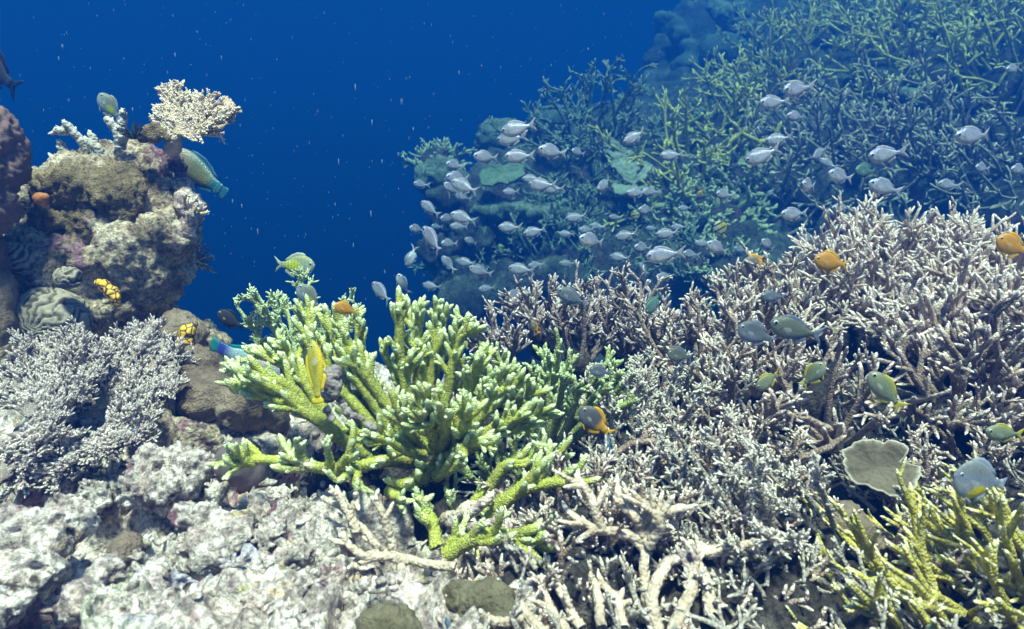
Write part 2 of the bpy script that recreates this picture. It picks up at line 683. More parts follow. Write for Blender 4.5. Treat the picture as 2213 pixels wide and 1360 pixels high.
def copy_tree(o, parent=None):
    c = o.copy()
    COL.objects.link(c)
    if parent is not None:
        c.parent = parent
    for ch in o.children:
        copy_tree(ch, c)
    return c


def pose(o, px, py, d, ang, length, yaw=0., flip=False):
    """put a fish in the water: ang = where its nose points in the picture plane
    (0 = left, 90 = up, 180 = right), yaw turns the nose towards (+) the viewer"""
    a = R(180 - ang)
    n = RIGHT * math.cos(a) + UP * math.sin(a)
    n = nrm(n * math.cos(R(yaw)) - FWD * math.sin(R(yaw)))
    up = np.array([0, 0, 1.]) if abs(n[2]) < .93 else -RIGHT * (1 if n[2] > 0 else -1)
    z = nrm(up - n * (up @ n))
    y = np.cross(z, n)
    m = Matrix([[*q] for q in np.stack([n, y, z], 1)]).to_4x4()
    o.matrix_world = Matrix.Translation(Vector(P(px, py, d))) @ m @ Matrix.Scale(length, 4)

# ------------------------------------------------------------------ materials used in the reef
M = {}
M['rubble'] = mat_rock("pale_rubble", [(.12, .09, .085), (.40, .33, .31), (.82, .74, .70), (.95, .90, .87)],
                       [((.30, .16, .20), 9, .60), ((.40, .40, .18), 6, .62), ((.10, .07, .06), 14, .61), ((.62, .46, .28), 16, .62), ((.45, .17, .07), 24, .70), ((.66, .52, .48), 4, .55), ((.50, .47, .60), 5, .60), ((.60, .58, .20), 10, .66), ((.52, .50, .42), 3, .57)], 13)
M['rock'] = mat_rock("pinnacle_rock", [(.11, .08, .055), (.28, .215, .155), (.52, .43, .33), (.78, .70, .60)],
                     [((.23, .13, .17), 8, .60), ((.24, .27, .10), 10, .66), ((.10, .08, .075), 13, .60), ((.26, .19, .10), 6, .60)], 14)
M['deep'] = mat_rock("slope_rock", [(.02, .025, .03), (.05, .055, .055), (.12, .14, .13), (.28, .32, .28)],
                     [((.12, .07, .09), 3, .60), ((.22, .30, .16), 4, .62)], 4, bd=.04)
M['bed'] = mat_rock("shade_toned_bed", [(.015, .013, .012), (.035, .03, .027), (.07, .06, .055), (.20, .18, .16)],  # floor and coral bases, shade between corals put into the colour
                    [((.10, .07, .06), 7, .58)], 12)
M['ledge'] = mat_rock("pale_ledge", [(.07, .09, .08), (.17, .22, .18), (.32, .38, .32)], [((.10, .12, .12), 12, .6)], 9, bd=.02)
M['brownenc'] = mat_smooth("brown_encruster", (.12, .085, .045), (.34, .26, .15), 22, 130, .9, .008, ((150, (.06, .05, .03))))
M['porites'] = mat_smooth("purple_boulder", (.10, .065, .07), (.22, .145, .14), 8, 70, .4, .005)
M['slick'] = mat_smooth("smooth_brown", (.14, .095, .07), (.38, .29, .22), 11, 90, 1, .010)
M['ball'] = mat_smooth("mauve_ball", (.13, .10, .115), (.20, .155, .17), 14, 90, .3, .003)
M['greyball'] = mat_smooth("grey_ball", (.20, .185, .165), (.38, .36, .33), 14, 90, .7, .006)
M['olive'] = mat_smooth("olive_lump", (.10, .085, .045), (.27, .23, .15), 18, 120, 1, .008)
M['spongegrey'] = mat_smooth("sponge_grey", (.20, .15, .16), (.46, .40, .40), 45, 190, 1, .005)
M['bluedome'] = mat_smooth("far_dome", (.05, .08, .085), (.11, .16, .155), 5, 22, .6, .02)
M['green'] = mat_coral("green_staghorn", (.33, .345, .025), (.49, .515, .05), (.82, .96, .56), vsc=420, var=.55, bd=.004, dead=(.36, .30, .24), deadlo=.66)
M['green2'] = mat_coral("darker_green_staghorn", (.20, .25, .05), (.29, .34, .09), (.62, .76, .42), vsc=300)  # darker green than the main staghorn
M['lime'] = mat_coral("plumed_green", (.30, .36, .13), (.42, .50, .22), (.72, .85, .52), vsc=300)
M['purple'] = mat_coral("mauve_thicket", (.15, .09, .065), (.35, .235, .18), (.94, .79, .72), vsc=300, var=.45)
M['crest'] = mat_coral("pink_thicket", (.30, .195, .155), (.54, .385, .32), (.97, .83, .77), vsc=300, var=.45)
M['purple2'] = mat_coral("dusk_mauve", (.17, .11, .10), (.31, .215, .20), (.90, .80, .80), vsc=300)
M['greybush'] = mat_coral("grey_bush", (.20, .165, .14), (.38, .33, .28), (.78, .70, .62), vsc=300)
M['lilac'] = mat_coral("lilac_plate", (.24, .18, .16), (.46, .37, .34), (.86, .76, .73), vsc=420)
M['tan'] = mat_coral("tan_plate", (.50, .36, .25), (.70, .53, .38), (.92, .80, .66), vsc=420)
M['dead'] = mat_coral("dead_branch", (.40, .30, .22), (.66, .54, .43), (.82, .72, .60), vsc=200, dead=(.24, .17, .18), deadlo=.56)
M['deadalg'] = mat_coral("encrusted_branch", (.30, .29, .24), (.52, .50, .46), (.62, .60, .55), vsc=160, dead=(.16, .13, .10))
M['yellow'] = mat_coral("ochre_staghorn", (.34, .28, .03), (.54, .47, .07), (.92, .86, .56), vsc=260)
M['fargreen'] = mat_coral("slope_thicket", (.22, .22, .03), (.56, .50, .10), (1.0, .93, .36), vsc=160, bd=.006)
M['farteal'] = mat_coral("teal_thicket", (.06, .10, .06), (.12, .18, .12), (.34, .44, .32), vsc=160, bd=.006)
M['farbeige'] = mat_coral("beige_thicket", (.13, .12, .09), (.32, .28, .22), (.85, .75, .60), vsc=160, bd=.006)
M['soft'] = mat_coral("knobbed_coral", (.14, .17, .09), (.26, .30, .17), (.50, .54, .36), vsc=120)
M['plate'] = mat_smooth("leaf_plate", (.10, .15, .11), (.17, .23, .18), 8, 40, .5, .008)
M['platepale'] = mat_smooth("leaf_plate_pale", (.20, .24, .21), (.32, .36, .32), 8, 40, .5, .008)
t = NT("grey_plate")
c = t.mix(t.rng(t.noise(14, 5, .65), .35, .65), (.07, .055, .04), (.17, .14, .105))
c = t.mix(t.rng(t.attr("rim"), .3, .9), c, (.46, .42, .35))
M['plategrey'] = t.fin(c, .85, t.noise(80, 5, .7), .9, .006)
M['crin'] = mat_smooth("feather_star", (.015, .02, .022), (.04, .055, .06), 30, 200, .3, .002)
M['rust'] = mat_smooth("rust_growth", (.30, .10, .04), (.45, .20, .07), 20, 120)
M['seabed'] = mat_rock("sand_bed", [(.15, .17, .15), (.3, .32, .28)], [], 1.0)

# yellow sea squirts with a dark net on them
t = NT("yellow_tunic")
c = t.mix(t.rng(t.voro(90, 'DISTANCE_TO_EDGE'), .05, .12), (.05, .04, .06), (.80, .46, .03))
M['tunic'] = t.fin(c, .5, t.voro(90, 'DISTANCE_TO_EDGE'), .6, .004)
# brain coral: flutes are in the mesh, the valleys are browner
t = NT("brain_coral")
c = t.mix(t.rng(t.attr("ridge"), .25, .8), (.09, .075, .06), (.34, .30, .25))
g = t.noise(120, 4, .7)
c = t.mix(.5, c, t.ramp(g, [(.3, (.5, .5, .5)), (.66, (1.2, 1.2, 1.2))]), 'MULTIPLY')
M['brain'] = t.fin(c, .85, g, .5, .004)

# ------------------------------------------------------------------ the floor we look down on
def grid_mesh(name, X, Y, Z, mat, extra=None):
    V = np.stack([X, Y, Z], -1)
    n, m = X.shape
    a = (np.arange(n - 1)[:, None] * m + np.arange(m - 1)[None]).ravel()
    Fc = np.stack([a, a + 1, a + m + 1, a + m], 1)
    V = V.reshape(-1, 3)
    if extra is not None:
        V = extra(V)
    o = mesh_np(name, V, Fc, mat)
    tag(o, kind='structure')
    return o, BVHTree.FromPolygons([tuple(v) for v in V], [tuple(f) for f in Fc])


v_ = .18 * (2.9 / .18) ** np.linspace(0, 1, 500)
u_ = np.linspace(-1.75, 1.35, 660)
Yg, Ug = np.meshgrid(v_, u_, indexing='ij')
Xg = Ug * (Yg + .15)
flat = np.stack([Xg, Yg, 0 * Xg], -1).reshape(-1, 3)


def floor_z(x, y):
    z = -.475 + .17 * np.exp(-((x - 1.05) / .50) ** 2 - ((y - 1.80) / .36) ** 2)
    z = z + .05 * np.exp(-((x + .75) / .35) ** 2 - ((y - 1.2) / .4) ** 2)
    z = z - .05 * np.exp(-((x - .55) / .35) ** 2 - ((y - .75) / .3) ** 2)
    z = z - .13 * np.exp(-((x + .20) / .17) ** 2 - ((y - 1.05) / .075) ** 2)
    z = z - .16 * np.exp(-((x + .525) / .045) ** 2 - ((y - .66) / .04) ** 2)
    edge = 1.62 + .42 * sm(.35, .8, x)
    z = z - 1.6 * sm(0, .45, y - edge)
    z = z - .8 * sm(-1.25, -2.4, x)
    return z


def floor_disp(V):
    x, y = V[:, 0], V[:, 1]
    rough = 1 - .2 * sm(.1, .5, x)
    w1, w2 = worley(V + .05 * np.stack([fbm(V, 9, 2, 71), fbm(V, 9, 2, 72), 0 * x], 1), 11, 5)
    w3, _ = worley(V, 31, 8)
    w4, _ = worley(V, 74, 9)
    V = V.copy()
    mk = .3 + .7 * sm(-.25, .25, fbm(V, 3.2, 2, 57))
    d = .024 * fbm(V, 6, 4, 3) + .050 * (.55 - w1) + mk * (.024 * (.5 - w3) + .015 * (.5 - w4) + .006 * fbm(V, 120, 2, 12)) + (1 - mk) * .006 * fbm(V, 40, 3, 13)
    d = d - .075 * sm(.26, .46, vnoise(V * 10.5, 44)) - .03 * sm(.3, .5, vnoise(V * 27, 45))
    V[:, 2] += d * rough
    V[:, 0] += .012 * fbm(V, 22, 2, 33)
    V[:, 1] += .012 * fbm(V, 22, 2, 34)
    return V


floor, floor_bvh = grid_mesh("reef_floor", Xg, Yg, floor_z(Xg, Yg), M['rubble'], floor_disp)
# floor painted darker beneath the thickets; ellipses put shade into the hollows' colour
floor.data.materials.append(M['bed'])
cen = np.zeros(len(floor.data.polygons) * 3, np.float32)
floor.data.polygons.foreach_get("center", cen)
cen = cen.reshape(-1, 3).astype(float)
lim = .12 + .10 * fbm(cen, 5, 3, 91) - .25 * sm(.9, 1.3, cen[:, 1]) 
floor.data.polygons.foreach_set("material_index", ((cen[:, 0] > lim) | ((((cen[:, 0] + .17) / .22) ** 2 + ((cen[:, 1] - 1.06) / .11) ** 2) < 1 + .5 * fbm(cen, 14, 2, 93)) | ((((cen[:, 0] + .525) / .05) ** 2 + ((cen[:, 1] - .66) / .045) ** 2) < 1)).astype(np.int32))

# ------------------------------------------------------------------ the reef slope behind
FS = 1.7          # metres of slope per drawn unit: it lies well behind the near reef
ctrl = [(930, 375, 3.0), (1050, 420, 3.1), (1200, 300, 3.7), (1150, 330, 3.5), (1440, 75, 5.5), (1565, 150, 5.0), (2213, 0, 3.6), (1950, 20, 4.1),
        (1700, 150, 3.8), (1500, 330, 3.3), (1750, 300, 3.1), (1950, 350, 2.8), (2213, 250, 2.8), (1950, 500, 2.35), (2213, 480, 2.2),
        (1650, 480, 2.7), (1500, 560, 2.65), (1250, 560, 2.85), (1100, 640, 2.95), (960, 620, 2.95), (1300, 420, 3.15), (2600, 300, 2.6),
        (2700, -100, 3.6), (1650, 40, 5.0), (1000, 520, 3.0)]
cp = np.array([P(*q) for q in ctrl])
tps = lambda r: np.where(r > 1e-9, r * r * np.log(np.maximum(r, 1e-9)), 0)
D = np.linalg.norm(cp[:, None, :2] - cp[None, :, :2], axis=2)
A = np.block([[tps(D) + .06 * np.eye(len(cp)), np.ones((len(cp), 1)), cp[:, :2]],
              [np.ones((1, len(cp))), np.zeros((1, 3))], [cp[:, :2].T, np.zeros((2, 3))]])
wgt = np.linalg.solve(A, np.concatenate([cp[:, 2], np.zeros(3)]))


def slope_z(x, y):
    q = np.stack([x.ravel(), y.ravel()], 1)
    d = np.linalg.norm(q[:, None] - cp[None, :, :2], axis=2)
    z = (tps(d) @ wgt[:len(cp)] + wgt[len(cp)] + q @ wgt[-2:]).reshape(x.shape)
    z = np.clip(z, -2.5, 1.55)
    xe = np.interp(y, [2.2, 2.8, 3.05, 3.6, 4.3, 5.5, 7, 9.5], [-.05, -.12, -.22, -.02, .40, 1.12, 1.7, 2.6])
    z = np.minimum(z, 1.25 + .1 * x)
    return z - 2.6 * sm(0, .45, xe - x) - 9 * sm(.35, 1.5, xe - x) - 1.2 * sm(2.35, 2.0, y)


yy = 2.05 * (9.5 / 2.05) ** np.linspace(0, 1, 380)
uu = np.linspace(-.36, 1.10, 420)
Y2, U2 = np.meshgrid(yy, uu, indexing='ij')
X2 = U2 * Y2


def slope_disp(V):
    V = V.copy()
    w1, _ = worley(V, 3.3, 15)
    w2, _ = worley(V, 9, 16)
    w3, _ = worley(V, 24, 17)
    d = .09 * fbm(V, 1.7, 4, 61) + .11 * (.5 - w1) + .05 * (.5 - w2) + .016 * (.5 - w3)
    V[:, 2] += d
    V[:, 1] += -.6 * d
    V[:, 0] += .05 * fbm(V, 4, 3, 63)
    return V * FS


slope, slope_bvh = grid_mesh("reef_slope", X2, Y2, slope_z(X2, Y2), M['deep'], slope_disp)
gx, gy = np.meshgrid(np.linspace(-45, 45, 90), np.linspace(-45, 45, 90), indexing='xy')
gz = -11 + .5 * fbm(np.stack([gx, gy, 0 * gx], -1).reshape(-1, 3), .15, 3, 2).reshape(gx.shape)
grid_mesh("seabed", gx, gy, gz, M['seabed'])


def hit(px, py, bvh=None):
    d = Vector(nrm(P(px, py, 1.0)))
    h = (bvh or slope_bvh).ray_cast(Vector((0, 0, 0)), d)[0]
    if h is None:
        return np.array(P(px, py, 3.2 * FS))
    return np.array(h)


def depth_of(p):
    return float(np.dot(p, FWD))


# ------------------------------------------------------------------ rocks and lumps
def rock(name, label, cat, ells, voxel, mat, disp=None, group=None, sm_=2):
    """ells: (px, py, depth, radius in px or (rx, ry, rz) in px)"""
    L = []
    for px, py, d, r in ells:
        r = (r, r, r) if np.isscalar(r) else r
        L.append((P(px, py, d), tuple(q * d / F for q in r)))
    V, Fc = blob(L, voxel, disp=disp, n_smooth=sm_)
    loc = V.mean(0)
    loc[2] = V[:, 2].min()
    o = mesh_np(name, V, Fc, mat, loc=loc)
    return tag(o, label, cat, group)


rock("reef_pinnacle", "grey knobbly rock pinnacle with pitted sides rising at the left beside open water", "rock",
     [(200, 445, 1.38, 115), (320, 430, 1.40, 92), (140, 560, 1.36, 120), (265, 560, 1.38, 130), (350, 500, 1.38, 78), (378, 455, 1.38, 52),
      (350, 372, 1.4, 52), (300, 345, 1.4, 55), (232, 352, 1.42, 50), (110, 655, 1.36, 75), (220, 645, 1.36, 95), (325, 610, 1.4, 70), (392, 578, 1.42, 48),
      (80, 430, 1.4, 55), (50, 510, 1.4, 60), (395, 520, 1.4, 36), (330, 715, 1.47, 85), (360, 770, 1.47, 90), (230, 770, 1.6, 130), (395, 850, 1.40, 95), (300, 900, 1.5, 130), (455, 905, 1.34, 75), (60, 760, 1.6, 130), (10, 640, 1.65, 110)],
     .0065, M['rock'], rockdisp(.020, 9, 4, .8, .55, .012))
rock("boulder_coral", "large smooth purple brown boulder coral cut off by the left edge of the picture", "coral",
     [(-72, 330, 1.15, 108), (-30, 290, 1.15, 62), (-65, 440, 1.15, 85), (-12, 365, 1.15, 52), (-75, 560, 1.2, 85)], .005, M['porites'], rockdisp(.012, 12, 7, 1.0, .8))
rock("boulder_coral", "dull brown boulder coral low behind the left edge under the purple one", "coral",
     [(-50, 640, 1.2, 75), (-30, 700, 1.2, 60)], .008, M['slick'], rockdisp(.007, 9, 8, .8, .2))
rock("encrusting_coral", "brown bumpy coral crust capping the top of the grey pinnacle", "coral",
     [(165, 410, 1.305, (88, 60, 60)), (245, 420, 1.305, (66, 55, 60)), (270, 455, 1.31, (40, 40, 45)), (130, 470, 1.305, (55, 45, 50)), (200, 480, 1.31, (60, 45, 50))],
     .005, M['brownenc'], rockdisp(.011, 15, 31, .9, 1.0, .006))
rock("rock_lump", "pale crumbly knob jutting from the right side of the pinnacle", "rock",
     [(405, 440, 1.36, 30), (420, 470, 1.36, 26), (395, 400, 1.37, 25), (432, 455, 1.36, 16), (405, 500, 1.36, 30)], .005, M['rubble'], rockdisp(.010, 16, 35, .9, .7))
rock("encrusting_coral", "smooth mauve brown crust sliding down the foot of the pinnacle toward the green coral", "coral",
     [(410, 800, 1.22, (60, 70, 50)), (450, 860, 1.18, (75, 60, 60)), (520, 880, 1.16, (62, 52, 55)), (395, 720, 1.3, (45, 55, 45)), (570, 900, 1.2, (55, 45, 50)), (480, 830, 1.24, (45, 50, 45))],
     .005, M['slick'], rockdisp(.009, 12, 38, .9, .6, .010))
rock("rock_ledge", "rough grey ledge sloping behind the mauve crust beside the parrotfish", "rock",
     [(455, 770, 1.4, (40, 50, 50)), (500, 830, 1.36, (40, 45, 50)), (430, 720, 1.44, (35, 40, 40)), (560, 900, 1.34, (60, 50, 60))], .006, M['rock'], rockdisp(.012, 12, 39, .9, .6))
rock("ball_sponge", "dark mauve ball shaped sponge behind the lowest green branch", "sponge",
     [(515, 1000, 1.08, (50, 60, 50)), (520, 1020, 1.08, (52, 40, 48))], .004, M['ball'], rockdisp(.003, 12, 41, .5, .3))


def brain(label, px, py, d, rx, ry, seed, freq=34):
    V, Fc = blob([(P(px, py, d), tuple(q * d / F for q in (rx, ry, rx * .8)))], .0028)
    c = P(px, py + ry * .6, d + .02)
    q = V - c
    a = np.arctan2(q @ RIGHT, q @ UP) * 3.6 + 1.1 * fbm(V, 30, 3, seed)
    s = np.abs(np.sin(a * freq / 10 + 1.4 * fbm(V, 60, 2, seed + 1)))
    V = V + nrm(q) * (s[:, None] * .0060 - .003 + .006 * fbm(V, 22, 2, seed)[:, None])
    loc = V.mean(0); loc[2] = V[:, 2].min()
    return tag(mesh_np("brain_coral", V, Fc, M['brain'], attr={"ridge": s}, loc=loc), label, "coral")


brain("fluted brown brain coral hanging lowest at the left foot of the pinnacle", 108, 690, 1.27, 84, 62, 3)
brain("fluted brain coral lump on the lower left flank above the larger one", 45, 565, 1.27, 50, 46, 5)
brain("small folded brain coral between the two fluted lumps and the yellow squirt", 145, 600, 1.22, 30, 26, 9)
for lab, ex in (("curved yellow sea squirt with dark veins on the pinnacle face", [(215, 612, 1.17, 10), (226, 618, 1.16, 14), (240, 632, 1.16, 15), (249, 645, 1.16, 12), (252, 650, 1.165, 10)]),
                ("golden sea squirt netted with black lines on the pinnacle foot", [(405, 718, 1.22, 17), (402, 738, 1.22, 17), (414, 710, 1.22, 11), (421, 702, 1.22, 6)]),
                ("little orange sea squirt beside the dark hole on the pinnacle", [(88, 430, 1.2, 14), (97, 426, 1.2, 9)])):
    rock("sea_squirt", lab, "sea squirt", ex, .0022, M['tunic'] if 'orange' not in lab else M['rust'], rockdisp(.0022, 30, 51, .8, .4))
rock("turf_cushion", "brown bulbous knob cluster at the base of the tan plate coral", "coral",
     [(322, 285, 1.3, 14), (338, 276, 1.3, 13), (352, 288, 1.3, 16), (335, 296, 1.3, 15), (310, 296, 1.3, 11), (365, 300, 1.3, 12)], .003, M['brownenc'], rockdisp(.003, 20, 55, .8, .5))
# bleached lumps of the near left floor
near = [("white lobed dead coral head below the lilac plate coral", [(330, 1010, .98, (62, 45, 50)), (300, 1050, .95, (50, 42, 45)), (400, 1010, .98, (60, 42, 50)), (360, 1060, .95, (55, 32, 45))], 61),
        ("greenish grey encrusted slab lying along the bottom left corner", [(60, 1150, .86, (85, 50, 60)), (150, 1110, .88, (65, 40, 50)), (60, 1240, .80, (85, 45, 60)), (0, 1300, .76, (60, 40, 50))], 62),
        ("rounded pale grey crust with plates in the middle of the rubble", [(430, 1120, .90, (60, 42, 50)), (500, 1150, .90, (60, 55, 50)), (430, 1190, .86, (55, 45, 50))], 63),
        ("pinkish crumbly lump right of the plated crust", [(590, 1160, .90, (48, 45, 45)), (640, 1210, .86, (52, 45, 50)), (580, 1240, .84, (55, 40, 50))], 64),
        ("upright pale finger of dead coral in the left rubble", [(298, 1200, .82, (18, 30, 20)), (305, 1250, .80, (20, 32, 22)), (335, 1240, .80, (15, 30, 18)), (320, 1290, .78, (34, 30, 30))], 65),
        ("ragged pale chunk cut by the bottom edge left of the grey ball", [(190, 1310, .74, (70, 45, 55)), (230, 1240, .78, (45, 40, 40)), (250, 1350, .72, (60, 35, 50))], 66),
        ("cream rough chunk along the bottom edge right of the grey ball", [(560, 1320, .76, (65, 45, 55)), (640, 1300, .78, (50, 40, 45)), (520, 1360, .74, (60, 30, 50))], 67),
        ("small white knob between the lobed head and the mauve ball", [(455, 1075, .98, (28, 24, 26)), (430, 1060, .98, (22, 20, 22))], 68),
        ("grey broken lump below the dark hollow under the green coral", [(640, 1110, .96, (45, 35, 40)), (700, 1150, .94, (40, 35, 40))], 69),
        ("pale lump under the crossing dead branches", [(760, 1290, .84, (52, 36, 45)), (700, 1250, .86, (40, 30, 35))], 70),
        ("mottled lump tucked below the left plate coral tiers", [(110, 1060, .98, (50, 30, 45)), (200, 1060, .96, (40, 30, 40))], 72)]
for lab, ex, sd_ in near:
    rock("coral_lump", lab, "rock", ex, .0034, M['rubble'], rockdisp(.0125, 17, sd_, .9, .5 if sd_ in (62, 63, 66) else 1.1, .009), sm_=1)
rock("ball_sponge", "smooth pale grey ball at the bottom edge in front of the rubble", "sponge", [(425, 1335, .73, (54, 52, 50)), (425, 1365, .73, (60, 45, 50))], .003, M['greyball'], rockdisp(.004, 16, 81, .7, .8))
rock("ball_sponge", "dark brown half hidden ball among the left rubble", "sponge", [(272, 1188, .84, (32, 46, 34))], .003, M['slick'], rockdisp(.002, 16, 82, .4, .4))
rock("pebble", "oval white pebble below the crossing dead branches", "pebble", [(815, 1292, .76, (17, 26, 18)), (820, 1305, .76, (16, 18, 16))], .002, M['greyball'], rockdisp(.0012, 20, 83, .4, .4))
rock("leather_coral", "round olive brown lump with a pale rim at the bottom centre", "coral", [(1040, 1310, .76, (66, 50, 55)), (1000, 1290, .77, (50, 36, 45)), (1080, 1345, .74, (50, 35, 45))], .003, M['olive'], rockdisp(.007, 16, 84, .8, .9))
rock("leather_coral", "fuzzy olive lump cut by the bottom edge left of the round one", "coral", [(850, 1365, .68, (62, 45, 50))], .003, M['olive'], rockdisp(.007, 18, 85, .8, .9))
rock("ball_sponge", "mottled grey mound behind the ochre staghorn tips at the lower right", "sponge", [(1825, 1150, .96, (66, 66, 60)), (1870, 1180, .96, (60, 55, 55))], .004, M['slick'], rockdisp(.006, 14, 86, .8, .8))
rock("rock_shelf", "dim brown rock showing through the gaps below the lilac plate coral", "rock", [(330, 880, 1.15, (50, 45, 50)), (330, 940, 1.1, (55, 35, 50)), (420, 950, 1.12, (60, 30, 50))], .005, M['rock'], rockdisp(.012, 16, 88, .9, .6))

# loose rubble, too many pieces to count
rs = np.random.default_rng(5)
Vb, Fb, ob = [], [[], []], 0
sv, sf = uvball(6, 8)
for k in range(2200):
    x, y = rs.uniform(-.85, .9), rs.uniform(.5, 1.5)
    if x > .05 and rs.random() < .93:
        continue
    h_ = floor_bvh.ray_cast(Vector((x, y, 0)), Vector((0, 0, -1)))[0]
    if h_ is None:
        continue
    e = rs.uniform(.002, .008, 3) * np.array([rs.uniform(1, 2.2), 1, 1])
    if k % 3 == 0:
        e = np.array([rs.uniform(.008, .022), rs.uniform(.002, .0035), rs.uniform(.002, .0035)])
    v = sv * e
    v = v * (1 + .35 * vnoise(v * 160 + k * 3.3, 5))[:, None]
    a1 = rs.uniform(0, 6.3)
    rot = np.array([[math.cos(a1), -math.sin(a1), 0], [math.sin(a1), math.cos(a1), 0], [0, 0, 1]])
    v = v @ rot.T + np.array(h_) + np.array([0, 0, .003])
    Vb.append(v)
    for j in (0, 1):
        Fb[j].append(sf[j] + ob)
    ob += len(sv)
tag(mesh_np("coral_rubble", np.vstack(Vb), [np.vstack(Fb[0]), np.vstack(Fb[1])], M['rubble']),
    "loose bleached coral crumbs strewn over the near reef floor", "rubble", kind='stuff')

# ------------------------------------------------------------------ corals
# side branch recipes (metres)
FING = dict(n=7, t0=.35, t1=.97, ang=32, av=8, L=.050, Lv=.35, r=.0060, K=14, wob=.22, up=.60, taper=.60, fall=.40)
FING2 = dict(n=1, t0=.3, t1=.6, ang=40, av=8, L=.020, Lv=.4, r=.0042, K=8, wob=.2, up=.3, taper=.6)


def to_pts(path):
    return [P(*q) for q in path]


def limbs(root, paths, mat, specs, rng, r0, r1, K=26, S=10, bump=.14, tl=.012, name="branch", wobble=.02):
    for pth in paths:
        k = 1.0
        if isinstance(pth, tuple):
            pth, k = pth
        V, Fc, T = limb(pth, r0 * k, r1 * k, specs, rng, K, S, bump, tl, wobble)
        mesh_np(name, V - np.array(root.location), Fc, mat, root, {"tip": T})


def bush(name, label, cat, base, n, L, axis, cone, r, specs, mat, seed, K=12, S=7, bump=.12, tl=.010, spread=.03, up=.4, wob=.35, group=None, far=False, stump=True):
    """a colony: n main branches rising from a small base round an axis"""
    rng = np.random.default_rng(seed)
    base = np.asarray(base, float)
    root = thing(name, label, cat, base, group)
    ax = nrm(np.asarray(axis, float))
    e1 = nrm(np.cross(ax, [0.3, .9, .1]))
    e2 = np.cross(ax, e1)
    ga = rng.uniform(0, 6.28)
    for i in range(n):
        a = ga + i * 2.39996
        th = math.radians(cone) * math.sqrt((i + .5) / n)
        d = ax * math.cos(th) + (e1 * math.cos(a) + e2 * math.sin(a)) * math.sin(th)
        p0 = base + (e1 * math.cos(a) + e2 * math.sin(a)) * spread * math.sqrt((i + .5) / n)
        l = L * rng.uniform(.75, 1.2)
        pts = grow(p0[None], d[None], np.array([l]), K, rng, wob, up)
        rad = np.linspace(r, r * .55, K)[None]
        gs = [(pts, rad)]
        cur = gs[0]
        for sp in specs:
            cur = kids(cur[0], cur[1], sp, rng)
            gs.append(cur)
        V, Fc, T = skin(gs, rng, S, bump, tl)
        mesh_np("branch", V - base, Fc, mat, root, {"tip": T})
    if stump:
        V, Fc = blob([(base - ax * .01, (spread * (.75 if not far else 1.1) + .010,) * 3)], max(spread * .25, .006), disp=rockdisp(.006, 14, seed, .8, .5))
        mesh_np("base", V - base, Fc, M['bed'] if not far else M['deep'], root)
    return root


